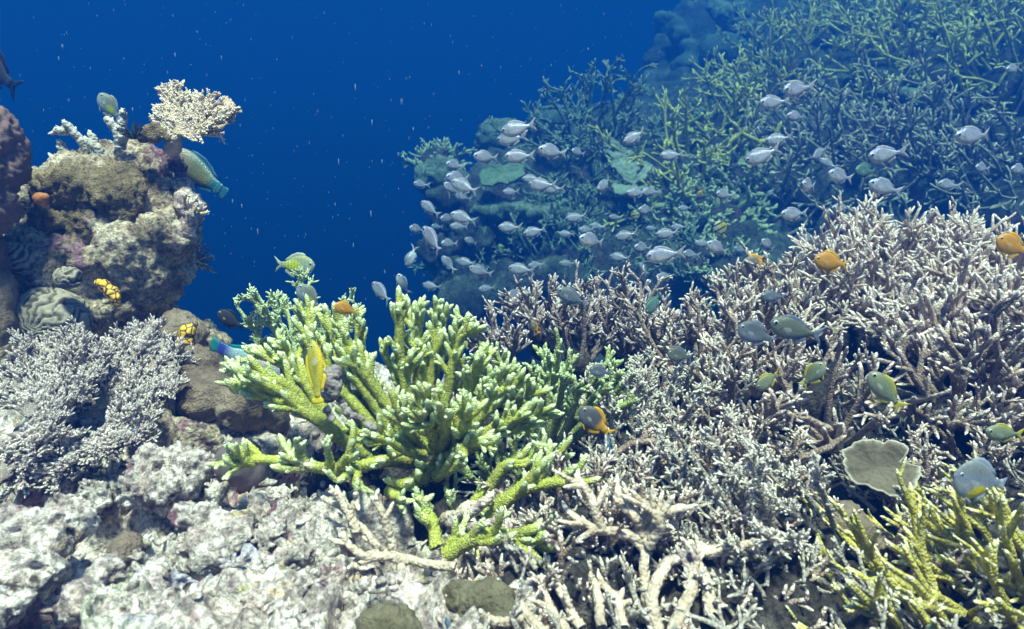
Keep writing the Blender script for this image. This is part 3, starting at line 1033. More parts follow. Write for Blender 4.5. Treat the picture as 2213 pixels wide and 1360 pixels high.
# ---- the big yellow green staghorn in the middle, main branches followed one by one
C = lambda x, y, d: (450 + x / 1.9425, 520 + y / 1.9425, d)
rg = np.random.default_rng(11)
gp = [
    (([C(900, 930, 1.16), C(850, 700, 1.14), C(805, 480, 1.12), C(800, 270, 1.10)]), 1.15),
    ([C(905, 880, 1.17), C(880, 640, 1.16), C(890, 450, 1.15), C(842, 280, 1.15)]),
    ([C(905, 880, 1.18), C(885, 560, 1.17), C(880, 420, 1.15), C(900, 275, 1.14)]),
    ([C(950, 860, 1.17), C(930, 620, 1.16), C(955, 450, 1.15), C(962, 285, 1.15)]),
    ([C(960, 860, 1.18), C(950, 560, 1.17), C(970, 400, 1.16), C(1002, 295, 1.15)]),
    ([C(960, 860, 1.18), C(1000, 640, 1.17), C(1035, 470, 1.15), C(1045, 345, 1.14)]),
    ([C(960, 860, 1.18), C(1010, 620, 1.16), C(1050, 430, 1.14), C(1112, 375, 1.13)]),
    ([C(1000, 880, 1.16), C(1080, 660, 1.14), C(1120, 540, 1.12), C(1160, 465, 1.11)]),
    ([C(1000, 880, 1.14), C(1120, 720, 1.10), C(1190, 600, 1.08), C(1242, 545, 1.07)]),
    ([C(1020, 890, 1.12), C(1150, 740, 1.08), C(1220, 640, 1.06), C(1290, 605, 1.05)]),
    ([C(1020, 900, 1.10), C(1180, 790, 1.05), C(1290, 750, 1.03), C(1392, 722, 1.02)]),
    ([C(1040, 900, 1.10), C(1160, 840, 1.05), C(1280, 780, 1.04), C(1352, 800, 1.03)]),
    ([C(980, 880, 1.16), C(1150, 700, 1.12), C(1260, 680, 1.10), C(1370, 636, 1.08)]),
    (([C(850, 900, 1.15), C(740, 680, 1.12), C(630, 520, 1.10), C(542, 325, 1.10)]), 1.1),
    ([C(850, 900, 1.17), C(700, 640, 1.16), C(640, 460, 1.15), C(628, 310, 1.15)]),
    (([C(830, 900, 1.15), C(700, 690, 1.12), C(580, 520, 1.11), C(485, 318, 1.12)]), 1.1),
    ([C(800, 900, 1.15), C(660, 740, 1.12), C(520, 580, 1.11), C(440, 440, 1.12), C(425, 325, 1.13)]),
    ([C(800, 900, 1.16), C(640, 740, 1.14), C(540, 560, 1.13), C(455, 390, 1.14)]),
    (([C(700, 930, 1.14), C(580, 850, 1.10), C(480, 770, 1.07), C(330, 690, 1.05), C(200, 640, 1.04), C(90, 628, 1.04)]), 1.1),
    ([C(600, 870, 1.12), C(450, 740, 1.09), C(350, 620, 1.07), C(220, 570, 1.06), C(105, 552, 1.06)]),
    ([C(600, 870, 1.12), C(470, 700, 1.10), C(370, 560, 1.09), C(260, 500, 1.09), C(190, 480, 1.09)]),
    ([C(520, 780, 1.12), C(430, 610, 1.11), C(350, 500, 1.11), C(300, 432, 1.11)]),
    ([C(480, 760, 1.08), C(330, 650, 1.05), C(200, 600, 1.02), C(130, 580, 1.00)]),
    ([C(870, 930, 1.10), C(740, 930, 1.03), C(600, 960, .99), C(480, 960, .97), C(250, 925, .96), C(60, 935, .95)]),
    (([C(190, 935, .96), C(150, 900, .95), C(100, 845, .94)]), .8),
    (([C(180, 930, .96), C(140, 950, .95), C(95, 990, .94)]), .75),
    (([C(500, 960, .97), C(510, 920, .96), C(498, 865, .95)]), .7),
    (([C(560, 950, .97), C(585, 900, .95), C(606, 835, .94)]), .75),
    (([C(410, 950, .96), C(385, 900, .95), C(358, 852, .94)]), .75),
    (([C(620, 950, .97), C(632, 980, .95), C(630, 1035, .94)]), .8),
    (([C(590, 950, .98), C(575, 1000, .96), C(540, 1005, .95)]), .7),
    ([C(900, 900, 1.08), C(830, 870, 1.02), C(760, 845, .99), C(690, 822, .97)]),
    (([C(900, 900, 1.06), C(820, 880, 1.0), C(760, 915, .97), C(715, 920, .95)]), .85),
    ([C(960, 880, 1.08), C(980, 780, 1.0), C(960, 710, .96), C(915, 645, .94)]),
    ([C(980, 880, 1.06), C(1000, 800, .99), C(990, 740, .95), C(1000, 690, .93)]),
    ([C(960, 880, 1.06), C(930, 790, .99), C(890, 740, .95), C(858, 708, .94)]),
    ([C(900, 870, 1.08), C(840, 800, 1.0), C(800, 740, .97), C(785, 680, .96)]),
    ([C(1020, 880, 1.06), C(1060, 800, .99), C(1085, 740, .96), C(1075, 690, .95)]),
    ([C(960, 930, 1.08), C(1060, 880, 1.0), C(1120, 850, .98), C(1190, 862, .97)]),
    (([C(1055, 860, 1.0), C(1080, 890, .97), C(1072, 930, .95)]), .75),
    (([C(1010, 920, 1.10), C(900, 985, 1.03), C(810, 1030, .99)]), 1.5),
    (([C(1000, 960, 1.08), C(960, 985, 1.02), C(1070, 935, .98)]), 1.0),
    ([C(820, 1030, 1.0), C(760, 1045, .98), C(825, 1085, .96)]),
    ([C(1080, 1150, .98), C(1180, 1040, .97), C(1250, 950, .96), C(1380, 925, .96), C(1475, 908, .96)]),
    ([C(1180, 1160, .93), C(1270, 1085, .93), C(1330, 1020, .92), C(1430, 960, .92)]),
    ([C(1200, 1120, .93), C(1330, 1040, .92), C(1430, 1015, .91), C(1535, 1000, .91)]),
    (([C(1360, 935, .96), C(1390, 890, .95), C(1410, 855, .95)]), .8),
    ([C(1000, 1320, .86), C(1090, 1262, .85), C(1190, 1232, .84), C(1320, 1245, .84), C(1450, 1275, .84)]),
    (([C(1280, 1240, .84), C(1340, 1215, .83), C(1405, 1180, .83)]), .75),
    (([C(1270, 1245, .84), C(1330, 1300, .83), C(1405, 1345, .83)]), .7),
    (([C(960, 1290, .87), C(935, 1190, .88), C(893, 1098, .88)]), .85),
    (([C(930, 1180, .88), C(890, 1165, .87), C(860, 1150, .87)]), .7),
    (([C(1020, 1300, .87), C(1040, 1250, .87), C(1080, 1205, .87)]), .75),
]
root = thing("staghorn_coral", "largest coral, bright yellow green staghorn with pale tipped fingers in the middle", "coral", P(925, 1010, 1.15))
f1 = dict(FING, toward=-FWD * .25 + UP * .15)
for q in gp:
    k = 1.0
    if isinstance(q, tuple):
        q, k = q
    pth = np.array(to_pts(q))
    Lp = np.linalg.norm(np.diff(pth, axis=0), axis=1).sum()
    n = max(3, int(Lp / .016))
    sp = [dict(f1, n=n, t0=.45 if Lp > .15 else .2, L=.054 if Lp > .1 else .032, r=.0059 if k > .8 else .0048), FING2]
    V, Fc, T = limb(pth, 0.0104 * k, .0052 * k, sp, rg, K=max(16, int(Lp / .0024)), S=14, bump=.15, tl=.017, wobble=.012)
    mesh_np("branch", V - np.array(root.location), Fc, M['green'], root, {"tip": T})
# inner branches that fill the colony
for i in range(30):
    x, y = rg.uniform(560, 1180), rg.uniform(440, 900)
    d = rg.uniform(1.10, 1.28)
    b = np.array(P(925 + rg.normal() * 60, 990 + rg.normal() * 25, 1.2))
    tip = np.array(P(*C(x, y, d)))
    mid = b * .5 + tip * .5 + np.array([0, 0, -.02]) + rg.normal(size=3) * .01
    V, Fc, T = limb([b, mid, tip], .0098, .005, [dict(f1, n=8, t0=.5), FING2], rg, K=40, S=10, bump=.15, tl=.010)
    mesh_np("branch", V - np.array(root.location), Fc, M['green'], root, {"tip": T})
V, Fc = blob([(P(930, 1000, 1.2), (.09, .06, .05)), (P(850, 980, 1.22), (.06, .05, .04)), (P(1010, 990, 1.2), (.06, .05, .04))], .006, disp=rockdisp(.012, 14, 77, .9, .6))
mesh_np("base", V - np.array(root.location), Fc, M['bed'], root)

# ---- other near and middle colonies
TW = dict(n=6, t0=.15, t1=.98, ang=48, av=12, L=.034, Lv=.4, r=.0034, K=7, wob=.3, up=.35, taper=.6)
TW2 = dict(n=3, t0=.25, t1=.9, ang=42, av=10, L=.018, Lv=.4, r=.0026, K=6, wob=.2, up=.3, taper=.5)

bush("plumed_coral", "feathery pale green coral standing behind the left of the big staghorn against blue water", "coral",
     P(640, 790, 1.38), 9, .155, UP + RIGHT * -.15, 34, .0055, [dict(TW, n=16, L=.035), dict(TW2, n=4)], M['lime'], 21, K=16)
bush("plumed_coral", "pale green feathery sprig behind the yellow damselfish leaning right over the big staghorn", "coral",
     P(665, 780, 1.45), 7, .165, UP + RIGHT * .35, 32, .005, [dict(TW, n=15, L=.03), dict(TW2, n=4)], M['lime'], 22, K=16)
GF = dict(n=9, t0=.3, t1=.98, ang=38, av=9, L=.042, Lv=.35, r=.0048, K=8, wob=.2, up=.5, taper=.7)
bush("staghorn_coral", "darker green staghorn right of the big yellow green one", "coral",
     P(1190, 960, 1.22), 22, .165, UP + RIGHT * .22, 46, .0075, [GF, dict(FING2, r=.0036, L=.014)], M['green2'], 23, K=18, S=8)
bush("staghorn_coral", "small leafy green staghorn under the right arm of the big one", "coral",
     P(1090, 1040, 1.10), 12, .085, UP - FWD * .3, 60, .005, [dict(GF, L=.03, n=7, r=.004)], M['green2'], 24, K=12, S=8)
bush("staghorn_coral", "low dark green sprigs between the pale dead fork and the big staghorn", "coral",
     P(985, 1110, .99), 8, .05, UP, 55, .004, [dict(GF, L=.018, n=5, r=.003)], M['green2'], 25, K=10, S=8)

PB = dict(n=8, t0=.25, t1=.98, ang=42, av=10, L=.048, Lv=.35, r=.0042, K=8, wob=.25, up=.40, taper=.6)
PB2 = dict(n=3, t0=.25, t1=.9, ang=40, av=10, L=.024, Lv=.35, r=.0032, K=7, wob=.2, up=.25, taper=.5)
for k, (px, py, d, n, L, lab) in enumerate([
        (1075, 800, 1.42, 9, .115, "small dusky mauve bush just right of the big green staghorn tips"),
        (1175, 740, 1.50, 10, .12, "upright dusky mauve coral with finger tips left of the round headed bush"),
        (1340, 770, 1.50, 20, .165, "tall round headed mauve coral bush rising into the school of silver fish"),
        (1250, 780, 1.46, 12, .13, "dusky mauve coral between the upright bush and the round headed one"),
        (1430, 790, 1.45, 10, .10, "low mauve coral bridging the round headed bush and the big thicket")]):
    bush("finger_coral", lab, "coral", P(px, py, d), n, L, UP + FWD * .1, 40, .0058, [PB, PB2], M['purple2'], 40 + k, K=14)

# the mauve thicket on the right: many colonies on one mound
pt = [(1500, 830, 1.38, 18, .15, "mauve thicket colony nearest the round headed bush, pale tips pointing up"),
      (1590, 770, 1.50, 20, .15, "mauve thicket colony below the two grey fish over its edge"),
      (1690, 720, 1.60, 22, .15, "pinkish thicket colony with the orange damselfish over its left shoulder"),
      (1800, 680, 1.66, 22, .15, "pinkish thicket colony just below the lone orange damselfish"),
      (1890, 620, 1.72, 26, .16, "highest pale pink thicket colony forming the crest of the mound"),
      (2000, 640, 1.70, 26, .15, "pale pink thicket colony right of the crest"),
      (2110, 660, 1.62, 26, .15, "pale pink thicket colony on the right shoulder of the mound"),
      (2200, 700, 1.50, 22, .15, "pale thicket colony cut by the right edge of the picture"),
      (2110, 780, 1.40, 24, .14, "broad pale thicket colony on the right flank below the shoulder"),
      (1990, 760, 1.48, 14, .14, "mauve thicket colony in the middle of the mound above the dark hollow"),
      (2190, 870, 1.25, 20, .14, "near pale thicket colony at the right edge with long spiky tips"),
      (1640, 860, 1.36, 16, .13, "mauve thicket colony above the pale green fish"),
      (1570, 930, 1.22, 16, .13, "thicket colony spreading long cream branches toward the feathered bush"),
      (2060, 900, 1.22, 14, .13, "thicket colony with cream tips hanging above the grey plate"),
      (1780, 960, 1.18, 12, .12, "brown thicket colony of long bare branches left of the grey plate")]
for k, (px, py, d, n, L, lab) in enumerate(pt):
    n = int(n * .85)
    low = py > 840
    crest = 3 <= k <= 9 or k == 11
    n += 6 * crest
    zs = float(np.interp(px, [1450, 1700, 2100], [1.0, 1.25, 1.65]))
    L = L * (.9 + .12 * zs)
    ax = UP * .8 - FWD * .55 - RIGHT * (.25 if px > 1500 else 0)
    if low:
        ax = UP * .45 - FWD * .5 - RIGHT * .45
    bush("thicket_coral", lab, "coral", P(px, py, d), n, L * (1.05 if low else 1), ax, 62 if not low else 56, .0055 * zs ** .7,
         [dict(PB, n=(7 if crest else 6) if not low else 4, L=.054 * zs, r=.0058 * zs, taper=.68), dict(PB2, L=.026 * zs, r=.0047 * zs, n=2, taper=.6)], M['crest'] if crest else M['purple'], 60 + k, K=14, spread=.05, tl=.022 if crest else .016)

GB = dict(n=12, t0=.15, t1=.98, ang=46, av=12, L=.032, Lv=.35, r=.0026, K=6, wob=.25, up=.3, taper=.7)
GB2 = dict(n=3, t0=.2, t1=.9, ang=42, av=10, L=.012, Lv=.35, r=.0020, K=5, wob=.2, up=.2, taper=.75)
bush("bottlebrush_coral", "dense grey bush below the darker green staghorn and the yellow tailed fish", "coral", P(1380, 960, 1.18), 26, .12, UP - FWD * .4, 60, .0042, [GB, GB2], M['greybush'], 81, K=12, spread=.05)
bush("bottlebrush_coral", "thin grey branched bush at the centre right under the mauve thicket", "coral", P(1460, 900, 1.28), 20, .12, UP - FWD * .3, 58, .0042, [GB, GB2], M['greybush'], 82, K=12, spread=.04)
for k, (px, py, d, ax, lab) in enumerate([
        (1740, 1170, .95, (-.9, .55, .25), "feathered grey bottlebrush coral pointing up left, larger and upper of two"),
        (1640, 1200, .90, (-.8, .5, .3), "feathered grey bottlebrush coral pointing up left in front of the larger one")]):
    bush("bottlebrush_coral", lab, "coral", P(px, py, d), 16, .15, RIGHT * ax[0] + UP * ax[1] - FWD * ax[2], 30, .0045,
         [dict(GB, n=26, L=.026, ang=40), dict(GB2, n=2)], M['greybush'], 84 + k, K=16, spread=.05, up=.1, wob=.2)
# pale curved and crossing dead branches of the lower middle
DK = dict(n=4, t0=.3, t1=.95, ang=45, av=10, L=.028, Lv=.4, r=.0042, K=7, wob=.25, up=.3, taper=.6)


def sticks(name, label, paths, mat, seed, r0=.0075, r1=.0045, n=3, base=None, S=9, tl=.008, L=.028):
    rng = np.random.default_rng(seed)
    b = base if base is not None else P(*paths[0][0])
    root = thing(name, label, "coral", b)
    limbs(root, [to_pts(p) for p in paths], mat, [dict(DK, n=n, L=L)], rng, r0, r1, K=26, S=S, bump=.10, tl=tl)
    return root


sticks("dead_staghorn", "pale dead staghorn branches crossing over the rubble below the green coral",
       [[(985, 1225, .84), (900, 1215, .85), (820, 1195, .86), (740, 1110, .88), (690, 1085, .9)],
        [(850, 1210, .86), (840, 1160, .86), (815, 1110, .86), (792, 1075, .87)],
        [(770, 1150, .87), (750, 1110, .87), (722, 1075, .88)],
        [(760, 1160, .88), (765, 1110, .88), (768, 1078, .88)],
        [(880, 1210, .85), (790, 1200, .83), (725, 1155, .83)],
        [(870, 1215, .85), (860, 1250, .83), (858, 1280, .82)],
        [(820, 1200, .85), (780, 1215, .84), (760, 1235, .83)]], M['dead'], 91, .0062, .0038, 4)
sticks("dead_staghorn", "mauve white dead fork beneath the lower right green branch",
       [[(965, 1120, .95), (1010, 1105, .92), (1040, 1085, .91), (1065, 1060, .90)],
        [(970, 1130, .94), (1020, 1140, .91), (1070, 1125, .90), (1090, 1105, .9)],
        [(975, 1135, .93), (1000, 1100, .92), (1015, 1085, .92)]], M['dead'], 92, .0085, .006, 2)
sticks("dead_staghorn", "bright cream staghorn forking upward near the bottom centre right",
       [[(1400, 1330, .78), (1390, 1240, .80), (1392, 1165, .82), (1340, 1080, .84), (1315, 1050, .85)],
        [(1395, 1170, .82), (1330, 1150, .82), (1260, 1130, .83), (1225, 1105, .84)],
        [(1395, 1170, .82), (1420, 1120, .82), (1480, 1100, .83)],
        [(1395, 1175, .82), (1360, 1120, .81), (1330, 1100, .82)],
        [(1400, 1180, .81), (1430, 1130, .80), (1390, 1070, .81)],
        [(1300, 1145, .82), (1285, 1110, .82), (1235, 1040, .83)]], M['dead'], 93, .0066, .0042, 7, L=.04)
sticks("dead_staghorn", "thick curved brownish branches arching down to the bottom edge",
       [[(1420, 1370, .74), (1410, 1290, .76), (1440, 1220, .79), (1490, 1190, .82)],
        [(1450, 1380, .73), (1500, 1270, .77), (1500, 1200, .81), (1470, 1170, .83)],
        [(1540, 1330, .76), (1520, 1240, .80), (1490, 1190, .82)],
        [(1480, 1190, .82), (1560, 1190, .82), (1640, 1180, .84), (1690, 1150, .86)]], M['dead'], 94, .0080, .0055, 5, L=.035)
sticks("dead_staghorn", "long bare cream branches lying across from the feathered bush to the dark hollow",
       [[(1300, 1010, 1.06), (1380, 960, 1.06), (1450, 970, 1.07), (1500, 1000, 1.08)],
        [(1400, 960, 1.10), (1480, 975, 1.10), (1560, 1000, 1.1), (1600, 960, 1.12)],
        [(1720, 990, 1.05), (1780, 975, 1.06), (1840, 940, 1.10)],
        [(1800, 930, 1.1), (1740, 905, 1.1), (1690, 900, 1.08), (1660, 850, 1.1)]], M['purple'], 95, .006, .0042, 5)
sticks("dead_staghorn", "slim pale sticks stacked along the bottom edge right of the olive lump",
       [[(1180, 1370, .72), (1120, 1310, .76), (1080, 1275, .79), (1062, 1262, .8)],
        [(1130, 1335, .72), (1080, 1335, .72), (1040, 1335, .72)],
        [(1260, 1360, .74), (1220, 1290, .78), (1200, 1240, .80)],
        [(1300, 1360, .74), (1290, 1290, .78), (1250, 1230, .82), (1235, 1215, .83)],
        [(1350, 1360, .74), (1330, 1300, .77), (1290, 1260, .8)],
        [(1230, 1370, .73), (1180, 1300, .77), (1160, 1250, .8)],
        [(1010, 1265, .82), (990, 1310, .78), (970, 1340, .76)]], M['dead'], 96, .006, .004, 4)
bush("finger_coral", "low grey rubble coral with short fingers right of the lowest green branch", "coral", P(1240, 1270, .85), 26, .07, UP - FWD * .5, 68, .0045, [dict(GB, n=7, L=.022, r=.003)], M['greybush'], 97, K=9, spread=.08)
bush("finger_coral", "thin grey brown branches behind the cream staghorn at the centre right", "coral", P(1330, 1100, .98), 20, .085, UP - FWD * .3 - RIGHT * .2, 62, .004, [dict(GB, n=7, L=.028, r=.003)], M['greybush'], 98, K=10, spread=.06)
bush("finger_coral", "short grey twigs in the shade beneath the cream staghorn", "coral", P(1520, 1300, .84), 18, .07, UP - FWD * .4 - RIGHT * .2, 62, .0045, [dict(GB, n=5, L=.024, r=.0032)], M['purple'], 99, K=9, spread=.07)
bush("finger_coral", "dim brown twigs in the hollow left of the ochre staghorn", "coral", P(1690, 1310, .84), 14, .06, UP - FWD * .4, 62, .0045, [dict(GB, n=5, L=.024, r=.0032)], M['purple'], 100, K=9, spread=.06)
# ochre staghorn of the lower right corner
YS = dict(n=5, t0=.2, t1=.85, ang=25, av=7, L=.075, Lv=.4, r=.0050, K=12, wob=.2, up=.1, taper=.42)
for k, (px, py, d, lab, n) in enumerate([
        (2150, 1370, .84, "ochre staghorn filling the bottom right corner with long tapering tips", 18),
        (1990, 1390, .82, "ochre staghorn at the bottom edge left of the corner one", 14),
        (2260, 1290, .88, "ochre staghorn entering from the right edge above the corner", 14),
        (2170, 1310, .92, "ochre staghorn below the blue grey angelfish", 12)]):
    bush("staghorn_coral", lab, "coral", P(px, py, d), n, .165, RIGHT * -.82 + UP * .58 - FWD * .1, 34, .0066, [YS, dict(YS, n=1, L=.03, r=.004, K=8)], M['yellow'], 110 + k, K=16, S=9, spread=.06, up=.05, wob=.25, tl=.012)


# ---- flat fans: branches spreading in one plane with upturned twigs
def fan(name, label, rootpt, dirs, tilt, mat, seed, n=15, tw=11, kidL=.05, r=.0036, stalk=None, twL=.014, twr=.0021, group=None, lift=.0):
    """dirs: (angle deg, length px, depth px) round the root; tilt = plane normal"""
    rng = np.random.default_rng(seed)
    px, py, d = rootpt
    base = np.array(P(px, py, d))
    root = thing(name, label, "coral", base, group)
    nn = nrm(np.asarray(tilt, float))
    ang = np.array([a for a, l in dirs], float)
    ln = np.array([l for a, l in dirs], float)
    for a in np.linspace(ang[0], ang[-1], n):
        L = np.interp(a, ang, ln) * d / F * rng.uniform(.93, 1.05)
        dd = RIGHT * math.cos(R(a)) + UP * math.sin(R(a))
        dd = nrm(dd - nn * (dd @ nn) + nn * lift)
        k = 1 / max(.45, np.linalg.norm([dd @ RIGHT, dd @ UP]))
        pts = grow(base[None], dd[None], np.array([L * k]), 14, rng, .18, 0, out=nn * .12)
        rad = np.linspace(r, r * .6, 14)[None]
        g1 = kids(pts, rad, dict(n=max(5, int(L / .007)), t0=.1, t1=.97, ang=34, av=7, L=kidL, Lv=.3, r=r * .8, K=8, wob=.15, up=0, plane=nn, pv=.25, fall=.55, taper=.7), rng)
        g2 = kids(g1[0], g1[1], dict(n=tw, t0=.1, t1=.98, ang=46, av=12, L=twL, Lv=.35, r=twr, K=5, wob=.1, up=0, toward=nn * 1.3, taper=.75, fall=.1), rng)
        g3 = kids(pts, rad, dict(n=16, t0=.1, t1=.98, ang=50, av=12, L=twL, Lv=.35, r=twr, K=5, wob=.1, up=0, toward=nn * 1.3, taper=.75, fall=.1), rng)
        V, Fc, T = skin([(pts, rad), g1, g2, g3], rng, 6, .12, .006)
        mesh_np("branch", V - base, Fc, mat, root, {"tip": T})
    # the solid plate the twigs stand on
    aa = np.linspace(ang[0], ang[-1], 48)
    V = [base - nn * .004, base - nn * .010]
    for a in aa:
        L = np.interp(a, ang, ln) * d / F * (.93 + .04 * math.sin(a * 1.7) + .05 * rng.normal())
        dd = RIGHT * math.cos(R(a)) + UP * math.sin(R(a))
        dd = nrm(dd - nn * (dd @ nn) + nn * lift)
        k = 1 / max(.45, np.linalg.norm([dd @ RIGHT, dd @ UP]))
        for f_ in (.5, 1.0):
            e = base + dd * L * k * f_ + nn * (.10 * L * f_ * f_ - .004) + nn * .003 * rng.normal()
            V += [e, e - nn * .005]
    Fq, Ft = [], []
    for i in range(47):
        a0, b0 = 2 + i * 4, 2 + (i + 1) * 4
        Ft += [(0, b0, a0), (1, a0 + 1, b0 + 1)]
        Fq += [(a0, b0, b0 + 2, a0 + 2), (a0 + 1, a0 + 3, b0 + 3, b0 + 1), (a0 + 2, b0 + 2, b0 + 3, a0 + 3)]
    mesh_np("plate", np.array(V) - base, [np.array(Fq), np.array(Ft)], mat, root, {"tip": np.zeros(len(V))})
    if stalk:
        V, Fc, T = limb([P(*q) for q in stalk], .016, .012, [], rng, 14, 12, .12, .001)
        mesh_np("stalk", V - base, Fc, mat, root, {"tip": T * 0})
    return root


fan("plate_coral", "tan heart shaped plate coral perched on top of the pinnacle against open water", (383, 290, 1.30),
    [(-4, 60), (8, 118), (20, 142), (35, 138), (47, 122), (57, 86), (68, 92), (80, 100), (107, 108), (128, 74), (160, 40)],
    -FWD + UP * .25, M['tan'], 201, n=40, tw=12, kidL=.026, r=.0048, stalk=[(372, 325, 1.33), (378, 305, 1.31), (386, 288, 1.3)], twL=.0065, twr=.0024)
LN = -FWD * .75 + UP * .75
for k, (rt, dirs, lab) in enumerate([
        ((215, 880, 1.12), [(5, 110), (25, 165), (45, 185), (62, 165), (78, 185), (95, 150), (115, 130)], "largest lilac grey plate coral tier with a pointed top leaning against the pinnacle foot"),
        ((215, 930, 1.04), [(-75, 60), (-50, 70), (-25, 100), (0, 105), (25, 110), (50, 80)], "lilac grey plate coral tier just below the largest one, spreading right"),
        ((60, 900, 1.06), [(20, 120), (45, 140), (65, 160), (85, 165), (110, 160), (140, 150)], "lilac grey plate coral tier rising along the left edge"),
        ((30, 940, .99), [(-110, 110), (-85, 110), (-60, 90), (-30, 90), (0, 100), (30, 100)], "lilac grey plate coral tier drooping at the left edge"),
        ((165, 960, 1.02), [(-120, 45), (-95, 65), (-70, 70), (-45, 60), (-20, 55)], "small lilac grey plate coral tier hanging lowest in the middle of the stack"),
        ((120, 850, 1.10), [(40, 100), (70, 110), (100, 115), (140, 100)], "lilac grey plate coral tier filling between the two tallest")]):
    fan("table_coral", lab, rt, dirs, LN, M['lilac'], 210 + k, n=15 if k != 4 else 9, tw=9, kidL=.045, twL=.014, twr=.0034, lift=.1)

# crust covered dead branches on top of the pinnacle
sticks("dead_staghorn", "crusted dead branches with a round knob on the left top of the pinnacle",
       [[(205, 355, 1.36), (185, 320, 1.35), (160, 290, 1.34), (137, 262, 1.33)], [(165, 350, 1.36), (140, 345, 1.35), (108, 330, 1.34)],
        [(150, 345, 1.35), (138, 325, 1.35), (128, 308, 1.34)], [(150, 280, 1.34), (132, 285, 1.33), (120, 288, 1.33)]], M['deadalg'], 231, .010, .0065, 4, L=.016)
sticks("dead_staghorn", "stubby crusted dead branches in the middle of the pinnacle top",
       [[(215, 345, 1.34), (200, 310, 1.33), (187, 280, 1.33)], [(260, 320, 1.33), (250, 285, 1.32), (222, 250, 1.31)],
        [(262, 310, 1.33), (266, 270, 1.32), (268, 235, 1.31)], [(225, 340, 1.34), (208, 320, 1.33), (180, 300, 1.33)]], M['deadalg'], 232, .010, .007, 5, L=.016)
bush("feather_star", "small black feather star tucked between dead branches and tan plate coral", "feather star", P(290, 300, 1.30), 16, .03, UP - FWD * .3, 75, .0016, [dict(n=14, t0=.1, t1=.98, ang=50, av=8, L=.008, r=.0006, K=4, up=0)], M['crin'], 233, K=10, S=5, spread=.005, up=.5, stump=False)
bush("feather_star", "black feather star clinging to the overhanging right side of the pinnacle", "feather star", P(425, 565, 1.36), 14, .035, RIGHT * .9 + UP * .2, 70, .0016, [dict(n=14, t0=.1, t1=.98, ang=50, av=8, L=.009, r=.0006, K=4, up=0)], M['crin'], 234, K=10, S=5, spread=.005, up=.3, stump=False)
bush("finger_coral", "short pale coral fingers on the right shoulder of the pinnacle", "coral", P(415, 450, 1.33), 10, .022, RIGHT * .5 + UP * .7, 60, .0035, [dict(n=3, t0=.3, ang=45, L=.010, r=.003, K=5)], M['tan'], 235, K=7, S=7, spread=.02, up=.2, stump=False)
# beaded sponge among the green branches
rock("rope_sponge", "mauve beaded sponge stack standing among the left branches of the big green staghorn", "sponge",
     [(721, 808, 1.03, 17), (716, 830, 1.03, 19), (722, 850, 1.03, 13), (708, 858, 1.03, 13), (706, 888, 1.03, 10), (714, 905, 1.03, 9), (726, 800, 1.03, 12), (730, 832, 1.03, 12)], .0022, M['spongegrey'], rockdisp(.0035, 34, 5, .9, 1.0, .002))
rock("rope_sponge", "knotted mauve sponge string slanting below the beaded stack", "sponge",
     [(740, 880, 1.04, 8), (752, 892, 1.04, 9), (766, 902, 1.04, 9), (780, 905, 1.04, 8), (795, 918, 1.04, 8), (808, 928, 1.04, 8), (735, 866, 1.04, 7), (822, 936, 1.05, 6)], .0018, M['spongegrey'], rockdisp(.0028, 34, 6, .9, 1.0, .001))


# ---- leaf plates: scalloped solid discs
def plate(name, label, c, normal, outline, mat, seed, th=.006, cup=.15, group=None, flute=.012, cat="coral"):
    """outline: (angle deg, radius m) in the plate's own plane"""
    rng = np.random.default_rng(seed)
    nn = nrm(np.asarray(normal, float))
    e1 = nrm(RIGHT - nn * (RIGHT @ nn))
    e2 = np.cross(nn, e1)
    e2 = e2 if e2 @ UP > 0 else -e2
    A_, B_ = 72, 16
    an = np.linspace(0, 2 * np.pi, A_, endpoint=False)
    oa = np.radians([a for a, r in outline] + [outline[0][0] + 360])
    orr = np.array([r for a, r in outline] + [outline[0][1]])
    rr = np.interp(an, oa, orr)
    rr = sum(np.roll(rr, j) for j in range(-1, 2)) / 3
    rr = rr * (1 + .03 * np.sin(an * 4.3 + seed) + .025 * np.sin(an * 11 + seed * 2) + .02 * rng.normal(size=A_))
    V = []
    for side in (1, -1):
        for b in range(1, B_ + 1):
            q = b / B_
            x, y = rr * q * np.cos(an), rr * q * np.sin(an)
            z = cup * q ** 2 * rr + th * .28 * np.sin(q * 34) * q + flute * q * np.sin(an * 14 + 2 * q) * .3 + flute * q ** 2 * np.sin(an * 5 + seed)
            z = z + side * th * .5 * (1 - .5 * q ** 6)
            V.append(np.asarray(c) + x[:, None] * e1 + y[:, None] * e2 + z[:, None] * nn)
    V = np.concatenate(V)
    V = V + nn * (fbm(V, 60, 3, seed) * th * .25)[:, None]
    n1 = A_ * B_
    V = np.vstack([V, [np.asarray(c) + nn * th * .5, np.asarray(c) - nn * th * .5]])
    q, tr = [], []
    for j in range(A_):
        k = (j + 1) % A_
        tr += [(2 * n1, j, k), (2 * n1 + 1, n1 + k, n1 + j)]
        for b in range(B_ - 1):
            q += [(b * A_ + j, (b + 1) * A_ + j, (b + 1) * A_ + k, b * A_ + k), (n1 + b * A_ + k, n1 + (b + 1) * A_ + k, n1 + (b + 1) * A_ + j, n1 + b * A_ + j)]
        e = (B_ - 1) * A_
        q.append((e + j, n1 + e + j, n1 + e + k, e + k))
    loc = np.asarray(c, float)
    return tag(mesh_np(name, V, [np.array(q), np.array(tr)], mat, attr={"rim": np.concatenate([np.tile(np.repeat((np.arange(1, B_ + 1) / B_) ** 9, A_), 2), [0, 0]])}, loc=loc), label, cat, group)


